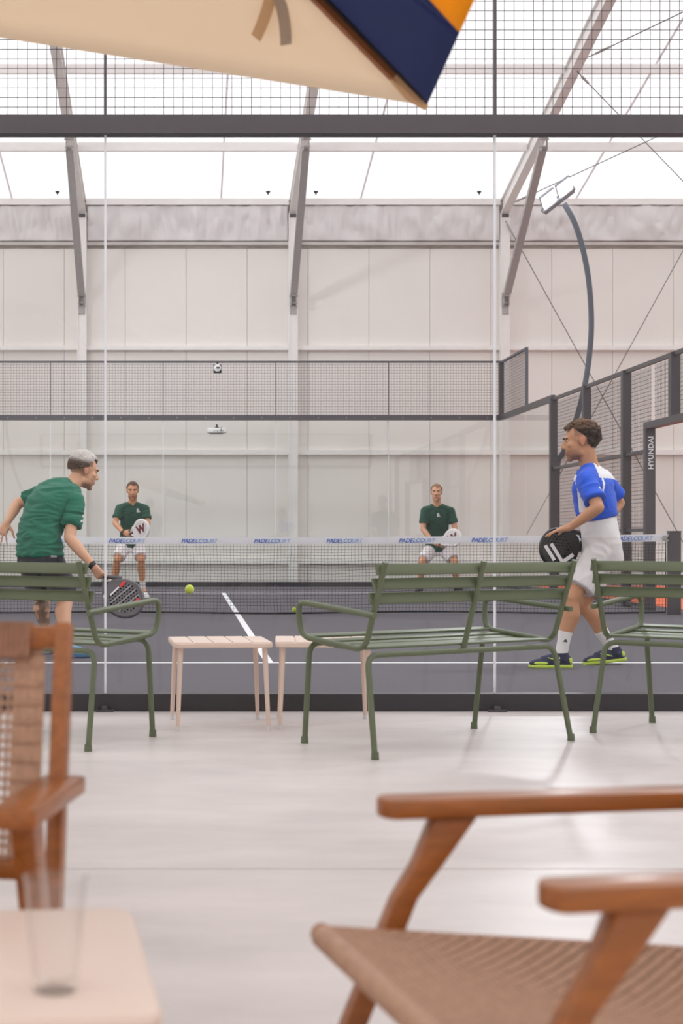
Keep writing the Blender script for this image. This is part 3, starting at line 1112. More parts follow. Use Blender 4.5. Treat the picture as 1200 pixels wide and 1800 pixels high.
    # socks and shoes
    for X in ('L', 'R'):
        an, kn_ = S['ank' + X], S['K' + X]
        u = (kn_ - an).normalized()
        sh = S.get('sock_h', .13)
        sk = MB().tube([an - u * .03, an, an + u * sh * .6, an + u * sh], [.043, .042, .043, .049], 16).build('sock', 'sock', root, True, **W)
        fd = S['foot' + X].normalized()
        pitch = S.get('pitch' + X, 0)
        side_ = V((0, 0, 1)).cross(fd).normalized()
        up = fd.cross(side_).normalized()
        base = V((an.x, an.y, 0)) if pitch == 0 else an - up * S.get('ah', .085)
        sh_m, so_m, ac_m = S['shoe']
        def Q(x, y, z): return base + side_ * x + fd * y + up * z
        def EE(bb, c, r):
            bb.ell(Q(*c), [side_ * r[0], fd * r[1], up * r[2]], 3)
        bb = MB()
        EE(bb, (0, -.030, .045), (.037, .046, .045)); EE(bb, (0, .05, .045), (.040, .075, .042))
        EE(bb, (0, .135, .036), (.046, .070, .030)); EE(bb, (0, .175, .032), (.040, .045, .024))
        bb.tube([Q(0, -.005, .05), Q(0, -.004, .105)], [.045, .047], 14)
        bb.tube([Q(0, .03, .07), Q(0, .13, .045)], [.036, .036], 12)
        sm_ = remesh(bb, .006, 4)
        for v in sm_.vertices:
            z = (v.co - base).dot(up)
            if z < .012: v.co += up * (.012 - z)
        sm_.materials.append(MATS[sh_m])
        shoe = link('shoe', sm_, root, True)
        # sole
        outl = [(0, -.082), (.026, -.074), (.040, -.045), (.038, .02), (.041, .08), (.050, .13), (.048, .18), (.030, .215), (0, .226), (-.030, .215), (-.048, .18), (-.050, .13), (-.041, .08), (-.038, .02), (-.040, -.045), (-.026, -.074)]
        so = MB().loft([[Q(x * s_, y * 1.0 if s_ > .9 else y * .97, z) for x, y in outl] for z, s_ in ((0, .9), (.006, 1.0), (.016, 1.01), (.022, .95))])
        so.build('sole', so_m, shoe, True, **W)
        if ac_m:
            for s_ in (-1, 1):
                MB().ell(Q(.024 * s_, -.055, .050), [side_ * .010, fd * .018, up * .022], 2).build('heel_patch', ac_m, shoe, True, **W)
                MB().ell(Q(.040 * s_, .150, .034), [side_ * .010, fd * .050, up * .012], 2).build('toe_guard', ac_m, shoe, True, **W)
                MB().tube([Q(.043 * s_, .02, .045), Q(.037 * s_, .07, .064), Q(.028 * s_, .10, .072)], [.003, .006, .003], 6).build('side_stripe', ac_m, shoe, True, **W)
        lb = MB()
        for j in range(4):
            y = .055 + .02 * j; z = .088 - .009 * j
            lb.tube([Q(-.022, y, z), Q(0, y + .004, z + .006), Q(.022, y, z)], .0028, 6)
        lb.build('laces', S.get('lace', sh_m), shoe, True, **W)
        if S.get('sock_logo'):
            n_ = V((0, -1, 0)); n_ = (n_ - u * n_.dot(u)).normalized(); s2 = u.cross(n_).normalized()
            c_ = an + u * sh * .62 + n_ * .0445
            MB().prism([c_ - s2 * .016 - u * .008, c_ + s2 * .016 - u * .008, c_ + u * .012], n_ * .002).build('logo', 'black', sk, **W)
    if S.get('band'):
        for X, wd, m_ in S['band']:
            Wp = S['W' + X]; d_ = (Wp - S['E' + X]).normalized()
            pts_ = [Wp + d_ * (.005 - wd / 2), Wp + d_ * (.005 + wd / 2)]
            MB().tube(pts_, .0305 * k, 16).build('wristband', m_, root, True, **W)
    S['sbvh'] = sbvh; S['shirt'] = shirt; S['root'] = root; S['frame'] = frame
    return root


def logo_on(S, text, org, target_dir, upv, size, mname, right):
    """flat print set on the shirt"""
    hit = S['sbvh'].ray_cast(org, target_dir)
    if hit[0] is None: return
    p, n = hit[0], hit[1]
    n = (n * .5 - target_dir.normalized() * .5).normalized()
    r = (right - n * right.dot(n)).normalized(); u = n.cross(r).normalized()
    me = text_mesh(text, size, mname, bold=.0012, extrude=.001)
    o = link('printed_logo', me, S['shirt'])
    o.matrix_world = Matrix.Translation(p + n * .006) @ Matrix((r, u, n)).transposed().to_4x4()


def head_frame(fwd, up=(0, 0, 1)):
    f = V(fwd).normalized(); u = V(up); u = (u - f * u.dot(f)).normalized(); r = f.cross(u).normalized()
    return Matrix((r, f, u)).transposed()


# ---- player at left, back three-quarter view
A = dict(P=at(70, 978, 11.75), N=at(124, 858, 11.97), H=at(147, 828, 12.02), fwd=V((.75, .6, 0)), hip_r=V((.75, -.66, 0)),
         SR=at(132, 884, 11.80), SL=at(82, 866, 12.10), ER=at(122, 946, 11.66), EL=at(31, 885, 12.25), WR=at(162, 993, 11.58), WL=at(13, 918, 12.05),
         KR=at(116, 1046, 11.95), KL=at(74, 1048, 12.12), ankR=at(112, 1137, 11.62), ankL=at(80, 1122, 12.05),
         footR=V((.95, .3, 0)), footL=V((.75, .65, -.45)), pitchL=1, ah=.07, headM=head_frame((.86, .42, -.25), (.12, .05, 1)),
         hunch=V((-.075, -.03, .06)), pelvis_up=(.0, .0, 1), tone='light', stubble=srgb(150, 108, 84), stub=.55, fade=srgb(96, 74, 62), build=1.03,
         handR=dict(d=V((.6, -.12, -.8)), pn=V((.5, .6, .25)), side=-1, curl=(1.0, 1.05, 1.1, 1.15), thumb=.3, spread=.02, sc=1.1),
         handL=dict(d=V((-.35, -.25, -.75)), pn=V((.2, .9, -.2)), side=1, curl=(.12, .1, .14, .2), spread=.55, thumb=1.1),
         hair=dict(style='short', top=(206, 198, 194), low=(84, 66, 56), th=.010, spike=.011, lift=.012, side=.048, nape=-.012, z0=.045, zr=.03),
         shirt_col=lambda p, n: V(srgb(42, 110, 90)), wr=.013, wr_sc=(5, 5, 19), seed=2.3, hem=0.0, hem_w=.160, sleeve=.66, shirt_g=.014,
         short_col=(66, 64, 70), short_len=.85, leg_r=.105, waist=.05, shoe=('shoe_blue', 'shoe_blue_sole', None), lace='black', sock_h=.08,
         band=[('R', .035, 'black')])
A['hipR'] = A['P'] + V((.07, -.05, -.02)); A['hipL'] = A['P'] + V((-.07, .06, -.02))
tk, ta = A['KL'], A['ankL']
def tatt(p):
    d = (ta - tk); t = (p - tk).dot(d) / d.length_squared
    if .15 < t < .95 and (p - (tk + d * t)).length < .075 and p.y < tk.lerp(ta, t).y + .02:
        return .75 if noise.noise(p * 26) > -.25 else .25
    return 0
A['tattoo'] = tatt
make_person('person', 'player in green shirt and dark shorts reaching low with a grey racket', A, 'padel players')

# ---- player at right in blue, side view
Bm = dict(P=at(1058, 962, 10.92), N=at(1036, 822, 10.9), H=at(1019, 776, 10.88), fwd=V((-.95, .25, 0)), hip_r=V((.25, .97, 0)),
          SL=at(1030, 846, 10.73), SR=at(1058, 842, 11.08), EL=at(1051, 892, 10.58), ER=at(1088, 884, 11.2), WL=at(1003, 926, 10.70), WR=at(1052, 929, 11.06),
          KL=at(1005, 1050, 10.76), KR=at(1024, 1060, 11.05), ankL=at(986, 1150, 10.78), ankR=at(1078, 1142, 11.05),
          footL=V((-1, -.05, 0)), footR=V((-1, .05, -.12)), pitchR=1, headM=head_frame((-.97, .2, -.12), (-.04, 0, 1)),
          tone='tan', stubble=srgb(120, 86, 68), stub=.7, fade=srgb(150, 108, 86), build=1.0,
          handL=dict(d=V((-.88, .38, -.25)), pn=V((-.15, .2, -.9)), side=-1, curl=(.16, .14, .14, .18), spread=.12, thumb=.5),
          handR=dict(d=V((-.75, -.25, -.6)), pn=V((-.5, .0, .75)), side=1, curl=(.9, .95, 1.0, 1.0), thumb=.4),
          hair=dict(style='curly', top=(108, 80, 62), low=(58, 44, 38), th=.004, side=.050, nape=-.055, z0=.05, zr=.06),
          wr=.007, wr_sc=(8, 8, 12), seed=6.1, hem=.37, hem_w=.158, sleeve=.74, shirt_g=.012, sl_r=(.070, .076),
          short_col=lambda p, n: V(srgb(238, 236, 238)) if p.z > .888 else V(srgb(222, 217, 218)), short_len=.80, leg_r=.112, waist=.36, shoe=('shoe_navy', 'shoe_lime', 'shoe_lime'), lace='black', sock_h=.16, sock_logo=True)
Bm['hipL'] = Bm['P'] + V((-.02, -.085, -.02)); Bm['hipR'] = Bm['P'] + V((.02, .085, -.02))
BLUE, WHT = V(srgb(44, 92, 214)), V(srgb(236, 236, 240))
bsl, bN = Bm['SL'], Bm['N']
def bshirt(p, n):
    dz = p.z - bN.z
    rel = p - bN
    if dz > -.075 and rel.x > .015 + (-dz) * .25: return WHT        # yoke at the nape
    # slanted side panel on the chest flank
    t = (1.345 - p.z) / .25
    ar = Bm['EL'] - bsl
    ta_ = max(0, min(1, (p - bsl).dot(ar) / ar.length_squared))
    if 0 < t < 1.15:
        xc = 2.650 + .05 * t
        w = .010 + .020 * t
        if abs(p.x - xc) < w and p.y < 10.9 and (p - (bsl + ar * ta_)).length > .086: return WHT
    # piping behind the sleeve
    if abs((p - bsl).length - .13) < .008 and p.x > bsl.x + .06 and -.12 < p.z - bsl.z < .06 and p.y < 10.9: return WHT
    return BLUE
Bm['shirt_col'] = bshirt
make_person('person', 'curly-haired player in blue shirt and white shorts holding a black racket', Bm, 'padel players')

# ---- far players, facing the camera
GREEN = V(srgb(50, 84, 72))
C = dict(P=at(231, 956, 23.2), N=at(233, 887, 23.0), H=at(233, 863, 22.92), fwd=V((0, -1, 0)), hip_r=V((-1, 0, 0)),
         SR=at(211, 894, 23.04), SL=at(255, 895, 23.04), ER=at(202, 919, 22.95), EL=at(260, 921, 22.95), WR=at(216, 936, 22.72), WL=at(250, 940, 22.72),
         KR=at(206, 984, 22.95), KL=at(248, 984, 22.95), ankR=at(197, 1036, 23.12), ankL=at(251, 1036, 23.12), footR=V((-.45, -.9, 0)), footL=V((.35, -.9, 0)),
         headM=head_frame((.03, -.98, -.1)), tone='tan', stubble=srgb(130, 92, 72), stub=.6, fade=srgb(120, 88, 70), vox=.009, smooth=3, build=.98,
         hunch=V((0, .05, 0)),
         handR=dict(d=V((.75, -.35, -.25)), pn=V((.2, .9, -.1)), side=1, curl=(.9, .95, 1, 1)), handL=dict(d=V((-.7, -.4, -.2)), pn=V((-.1, .9, -.1)), side=-1, curl=(.8, .85, .9, .9)),
         hair=dict(style='short', top=(92, 68, 54), low=(80, 60, 48), th=.006, spike=.003, side=.035, nape=-.02),
         waist=.05, shirt_col=lambda p, n: GREEN, wr=.007, seed=3.1, hem=-.10, short_col=(238, 232, 234), short_len=.82, shoe=('shoe_white', 'shoe_white', None), sock_h=.14,
         band=[('R', .04, 'black')])
C['hipR'] = C['P'] + V((-.09, 0, -.02)); C['hipL'] = C['P'] + V((.09, 0, -.02))
make_person('person', 'far player in green shirt, facing us, with white racket left of the centre line', C, 'padel players')
D = dict(P=at(769, 962, 25.0), N=at(768, 890, 24.8), H=at(767, 866, 24.72), fwd=V((0, -1, 0)), hip_r=V((-1, 0, 0)),
         SR=at(747, 898, 24.84), SL=at(791, 898, 24.84), ER=at(743, 930, 24.78), EL=at(800, 930, 24.78), WR=at(760, 952, 24.64), WL=at(787, 954, 24.64),
         KR=at(741, 988, 24.74), KL=at(799, 988, 24.74), ankR=at(738, 1032, 24.95), ankL=at(803, 1032, 24.95), footR=V((-.4, -.9, 0)), footL=V((.4, -.9, 0)),
         headM=head_frame((-.2, -.97, -.02)), tone='light', stubble=srgb(190, 140, 112), stub=.2, fade=srgb(150, 116, 92), vox=.009, smooth=3, build=1.03,
         hunch=V((0, .05, 0)),
         handR=dict(d=V((.7, -.35, -.35)), pn=V((.2, .9, -.1)), side=1, curl=(.9, .95, 1, 1)), handL=dict(d=V((-.6, -.4, -.35)), pn=V((-.1, .9, -.1)), side=-1, curl=(.8, .85, .9, .9)),
         hair=dict(style='short', top=(150, 116, 86), low=(126, 96, 74), th=.006, spike=.003, side=.045, nape=-.01),
         waist=.05, shirt_col=lambda p, n: GREEN * .95, wr=.007, seed=8.7, hem=-.10, short_col=(238, 232, 234), short_len=.82, shoe=('shoe_black', 'shoe_white', None), sock_h=.14)
D['hipR'] = D['P'] + V((-.09, 0, -.02)); D['hipL'] = D['P'] + V((.09, 0, -.02))
make_person('person', 'far player in green shirt facing us in front of the right column', D, 'padel players')
logo_on(C, 'B.', at(237, 899, 22.3), V((0, 1, 0)), V((0, 0, 1)), .075, 'print_white', V((1, 0, 0)))
logo_on(D, 'B.', at(781, 907, 24.0), V((0, 1, 0)), V((0, 0, 1)), .075, 'print_white', V((1, 0, 0)))

def patch(S, bv, own, org, w, h, mname, nm, rot=0.0):
    hit = S[bv].ray_cast(org, V((0, 1, 0)))
    if hit[0] is None: return
    p, n = hit[0], hit[1]
    n = (n + V((0, -1, 0))).normalized()
    r = V((1, 0, 0)); r = (r - n * r.dot(n)).normalized(); u = n.cross(r).normalized()
    r, u = r * math.cos(rot) + u * math.sin(rot), u * math.cos(rot) - r * math.sin(rot)
    c = p + n * .007
    MB().prism([c - r * w / 2 - u * h / 2, c + r * w / 2 - u * h / 2, c + r * w / 2 + u * h / 2, c - r * w / 2 + u * h / 2], -n * .003).build(nm, mname, S[own], **W)
for k in range(3):
    patch(A, 'sbvh', 'shirt', at(134.5 + 3.4 * k, 915 + 1.0 * k, 11.2), .010, .016, 'print_white', 'sleeve_print', -.3)
    patch(D, 'sbvh', 'shirt', at(736.5 + 2.0 * k, 914, 24.2), .013, .018, 'print_white', 'sleeve_print')
patch(A, 'qbvh', 'shorts', at(81, 980, 11.0), .046, .016, 'device_grey', 'waist_label')

# ---- rackets
def outline(w, l, n=44):
    """teardrop head centred on the origin, handle toward -y"""
    pts = []
    for k in range(n):
        t = 2 * math.pi * k / n
        x = math.cos(t) * w; y = math.sin(t) * l
        if y < 0: x *= 1 - .30 * (-y / l) ** 1.6
        pts.append(V((x, y, 0)))
    return pts


def racket(name, label, hand_p, head_p, face_n, face_m, frame_m, hole_r=.0065, deco=None):
    """real padel bat: drilled face, rounded frame, open throat, grip"""
    hand_p, head_p = V(hand_p), V(head_p)
    y = (head_p - hand_p).normalized()
    head_p = hand_p + y * .255
    n = V(face_n); n = (n - y * n.dot(y)).normalized(); x = y.cross(n).normalized()
    MM = Matrix.Translation(head_p) @ Matrix((x, y, n)).transposed().to_4x4()
    root = bpy.data.objects.new(name, None); root.empty_display_size = .1; col.objects.link(root)
    root.matrix_world = MM
    root.location = head_p; root.rotation_euler = MM.to_euler()
    tag(root, label, 'racket', 'padel rackets')
    ol = outline(.127, .148)
    T = .017
    bm = bmesh.new()
    loops = [[p * .985 for p in ol]]
    for r in range(-4, 5):
        for c in range(-4, 5):
            p = V(((c + .5 * (r % 2)) * .025, r * .0225 + .025, 0))
            if (p.x / .105) ** 2 + ((p.y - .005) / .118) ** 2 < 1:
                loops.append([p + V((math.cos(a) * hole_r, math.sin(a) * hole_r, 0)) for a in [2 * math.pi * j / 8 for j in range(8)]])
    edges = []
    for lp in loops:
        vs_ = [bm.verts.new(p) for p in lp]
        edges += [bm.edges.new((vs_[i], vs_[(i + 1) % len(vs_)])) for i in range(len(vs_))]
    bmesh.ops.triangle_fill(bm, use_beauty=True, use_dissolve=False, edges=edges)
    # drop anything filled inside the holes
    hc = [sum(lp, V()) / len(lp) for lp in loops[1:]]
    dl = [f for f in bm.faces if any((f.calc_center_median() - c).length < hole_r * .75 for c in hc)]
    bmesh.ops.delete(bm, geom=dl, context='FACES_ONLY')
    geo = bmesh.ops.extrude_face_region(bm, geom=list(bm.faces))
    bmesh.ops.translate(bm, verts=[v for v in geo['geom'] if isinstance(v, bmesh.types.BMVert)], vec=(0, 0, 2 * T))
    bmesh.ops.translate(bm, verts=bm.verts, vec=(0, 0, -T))
    bmesh.ops.recalc_face_normals(bm, faces=bm.faces)
    me = bpy.data.meshes.new('face'); bm.to_mesh(me); bm.free()
    me.materials.append(MATS[face_m]); me.materials.append(MATS['racket_core'])
    for p in me.polygons:
        if abs(p.normal.z) < .5: p.material_index = 1
    face = link('face', me, root)
    fr = MB().tube(ol, .0185, 10, True)
    fr.build('frame', frame_m, root, True)
    th = MB()
    for s in (-1, 1):
        th.tube([(s * .082, -.125, 0), (s * .05, -.165, 0), (s * .016, -.205, 0)], [.0165, .015, .013], 8)
    th.tube([(-.07, -.138, 0), (0, -.128, 0), (.07, -.138, 0)], .012, 8)
    th.build('throat', frame_m, root, True)
    gr = MB().tube([(0, -.19, 0), (0, -.20, 0), (0, -.31, 0), (0, -.318, 0)], [.0145, .0155, .0165, .019], 12).build('grip', 'racket_black', root, True)
    if deco:
        for (nm, poly, m_) in deco:
            for s in (1, -1):
                MB().prism([V((p[0], p[1], s * (T + .0004))) for p in poly], (0, 0, s * .0008)).build(nm, m_, face)
    return root, face


def rect(cx, cy, w, h, a):
    c, s = math.cos(R(a)), math.sin(R(a))
    return [(cx + x * c - y * s, cy + x * s + y * c) for x, y in ((-w / 2, -h / 2), (w / 2, -h / 2), (w / 2, h / 2), (-w / 2, h / 2))]


def grip_pt(S, X):
    h = S['hand' + X]; d = h['d'].normalized(); pn = h['pn']; pn = (pn - d * pn.dot(d)).normalized()
    return S['W' + X] + d * .088 + pn * .026


ra = racket('padel_racket', 'dark grey padel racket with red marks held low by the green player', grip_pt(A, 'R'), at(222, 1056, 11.50), V((.1, -1, .12)), 'racket_grey', 'racket_grey', deco=[
    ('stripe', rect(0, -.032, .19, .013, 0), 'racket_silver'), ('stripe', rect(0, .0135, .21, .012, 0), 'racket_silver'), ('stripe', rect(0, .058, .19, .012, 0), 'racket_silver'),
    ('red_mark', rect(-.060, -.082, .055, .020, 8), 'racket_red'), ('red_mark', rect(-.062, .085, .026, .024, 15), 'racket_red'), ('white_mark', rect(.018, -.080, .085, .011, 4), 'racket_white')])
rb = racket('padel_racket', 'black padel racket with white stripes held by the blue player', grip_pt(Bm, 'R'), at(974, 968, 10.93), V((.1, -1, .1)), 'racket_black', 'racket_black', deco=[
    ('stripe', rect(.003, .100, .12, .027, 6), 'racket_white'), ('stripe', rect(-.02, .050, .15, .027, 6), 'racket_white'), ('stripe', rect(-.088, -.012, .026, .10, 6), 'racket_white')])
rc = racket('padel_racket', 'white padel racket with a dark red letter held by the far left player', grip_pt(C, 'R'), at(246, 931, 22.56), V((.1, -1, .15)), 'racket_white', 'racket_white', hole_r=.005)
rd = racket('padel_racket', 'white padel racket with dark red marks held by the far right player', grip_pt(D, 'R'), at(799, 944, 24.48), V((.1, -1, .3)), 'racket_white', 'racket_white', hole_r=.005)
for (rt, fc), rot in ((rc, 90), (rd, 90)):
    me = text_mesh('W', .15, 'racket_maroon', bold=.008, extrude=.0006, align='CENTER')
    o = link('printed_logo', me, fc)
    o.location = (.05, .01, .0185); o.rotation_euler = (0, 0, R(rot))

# ================================================================== GREEN BENCHES
def make_bench(label):
    root = empty('garden_bench', (0, 0, 0))
    tag(root, label, 'bench', 'green slatted metal benches')
    r = .0125
    hw = .53
    zr, zf = .430, .455
    sy, fy = -.185, .225
    # rear leg hoop and front leg hoop
    b = MB().tube(fillet([(-.55, -.275, .0), (-hw + .005, sy - .01, zr - .02), (hw - .005, sy - .01, zr - .02), (.55, -.275, 0)], .055), r, 10)
    rear = b.build('rear_leg_hoop', 'green_paint', root, True)
    b = MB().tube(fillet([(-.49, .275, 0), (-hw + .03, fy, zf - .02), (hw - .03, fy, zf - .02), (.49, .275, 0)], .055), r, 10)
    front = b.build('front_leg_hoop', 'green_paint', root, True)
    for (x, y, pr) in ((-.55, -.275, rear), (.55, -.275, rear), (-.49, .275, front), (.49, .275, front)):
        MB().tube([(x, y, 0), (x, y, .03)], [.017, .0155], 10).build('foot_cap', 'green_paint', pr, True)
    # side loops: backrest upright, seat side, arm
    for s in (-1, 1):
        X = s * hw
        pts = [(X, -.315, .790), (X, sy, zr), (X, fy + .02, zf + .01), (X + s * .01, fy + .035, .615), (X + s * .02, -.275, .575)]
        MB().tube(fillet(pts, .06), r, 10).build('side_frame', 'green_paint', root, True)
    MB().tube([(0, -.315, .790), (0, sy - .005, zr - .01)], r, 10).build('back_upright', 'green_paint', root, True)
    for k in range(3):
        z = .760 - .0585 * k
        y = -.315 + (.790 - z) / (.790 - zr) * (-.185 + .315) + .018
        me = MB().box((0, y, z), (2 * hw + .05, .012, .047), Matrix.Rotation(R(-19), 3, 'X')).mesh('back_slat', 'green_paint'); bevel_mesh(me, .004)
        link('back_slat', me, root)
    for k in range(6):
        t = k / 5
        y = sy + .03 + (fy - sy - .03) * t
        z = zr + (zf - zr) * t + .008 - .016 * math.sin(math.pi * t) + (.004 if k == 5 else 0)
        me = MB().box((0, y, z), (2 * hw - .005, .062, .010), Matrix.Rotation(R(3 + 6 * (t - .5)), 3, 'X')).mesh('seat_slat', 'green_paint'); bevel_mesh(me, .003)
        link('seat_slat', me, root)
    return root
bench = make_bench('green slatted metal bench at the left in front of the player in dark shorts')
def place_bench(o, foot, sx, sy_, rz):
    c, s = math.cos(rz), math.sin(rz)
    o.location = (foot[0] - (sx * c - sy_ * s), foot[1] - (sx * s + sy_ * c), 0)
    o.rotation_euler = (0, 0, rz)
b2 = copy_tree(bench); b2['label'] = 'green slatted metal bench in the middle, turned to the left, whole in view'
b3 = copy_tree(bench); b3['label'] = 'green slatted metal bench cut off by the right edge of the picture'
place_bench(bench, (-.409, 6.584), .55, -.275, R(-34))
place_bench(b2, (.754, 6.35), -.55, -.275, R(32.5))
place_bench(b3, (1.848, 7.214), -.55, -.275, R(-38))

# ================================================================== BEIGE TABLES
def rrect(hw, hd, r, n=6):
    pts = []
    for cx, cy, a0 in ((hw - r, hd - r, 0), (-hw + r, hd - r, 90), (-hw + r, -hd + r, 180), (hw - r, -hd + r, 270)):
        for k in range(n + 1):
            a = R(a0 + 90 * k / n)
            pts.append((cx + r * math.cos(a), cy + r * math.sin(a)))
    return pts
def make_table(label, slats=True, hw=.23, hd=.235, h=.405):
    root = empty('side_table', (0, 0, 0)); tag(root, label, 'table', 'beige metal side tables')
    ol = rrect(hw, hd, .03)
    t = .026
    if slats:
        MB().loft([[V((x * s, y * s, z)) for x, y in ol] for z, s in ((h - t, .985), (h - t + .004, 1), (h - .006, 1), (h - .0045, .99))]).build('apron', 'table_beige', root, True)
        n = 5; w = 2 * hw / n
        for k in range(n):
            x0, x1 = -hw + w * k + .003, -hw + w * (k + 1) - .003
            me = MB().box(((x0 + x1) / 2, 0, h - .003), (x1 - x0, 2 * hd - .008 - (.03 if k in (0, n - 1) else 0), .007)).mesh('slat', 'table_beige'); bevel_mesh(me, .002)
            link('slat', me, root)
    else:
        MB().loft([[V((x * s, y * s, z)) for x, y in ol] for z, s in ((h - t, .975), (h - t + .006, .995), (h - .012, 1), (h - .004, .99), (h, .972))]).build('top', 'table_beige', root, True)
    for sx in (-1, 1):
        for sy_ in (-1, 1):
            lg = MB().tube([(sx * (hw - .035), sy_ * (hd - .04), h - t), (sx * (hw - .02), sy_ * (hd - .015), .012)], [.0135, .0095], 10).build('leg', 'table_beige', root, True)
            MB().tube([(sx * (hw - .02), sy_ * (hd - .015), 0), (sx * (hw - .02), sy_ * (hd - .015), .02)], .0105, 10).build('foot_cap', 'device_white', lg, True)
    return root
t1 = make_table('beige slatted side table next to the left bench, left one of the pair')
t1.location = (.153, 7.52, 0); t1.rotation_euler.z = R(4)
t2 = copy_tree(t1); t2['label'] = 'beige slatted side table partly behind the middle bench, right one of the pair'
t2.location = (.652, 7.55, 0); t2.rotation_euler.z = R(-3)
t3 = make_table('blurred beige table in the near left corner with a drinking glass on it', slats=False)
t3.location = (-.275, 1.835, 0); t3.rotation_euler.z = R(6)

# drinking glass
gl = empty('drinking_glass', (-.141, 1.703, .405)); tag(gl, 'clear tall drinking glass on the near beige table', 'glass')
prof = [(0.0, 0.0), (.022, 0.0), (.0235, .003), (.0345, .122), (.0355, .1235), (.0325, .122), (.0215, .014), (.012, .012), (0, .012)]
vs, fs = [], []
n = 40
for (r_, z) in prof:
    for k in range(n):
        a = 2 * math.pi * k / n
        vs.append((r_ * math.cos(a), r_ * math.sin(a), z))
for i in range(len(prof) - 1):
    for k in range(n):
        fs.append((i * n + k, i * n + (k + 1) % n, (i + 1) * n + (k + 1) % n, (i + 1) * n + k))
m_g = bpy.data.materials.new('clear_glass'); m_g.use_nodes = True
pb = m_g.node_tree.nodes['Principled BSDF']
pb.inputs['Transmission Weight'].default_value = 1; pb.inputs['Roughness'].default_value = 0.02; pb.inputs['IOR'].default_value = 1.42
MATS['clear_glass'] = m_g
g = MB().add(vs, fs).build('tumbler', 'tumbler_glass', gl, True)

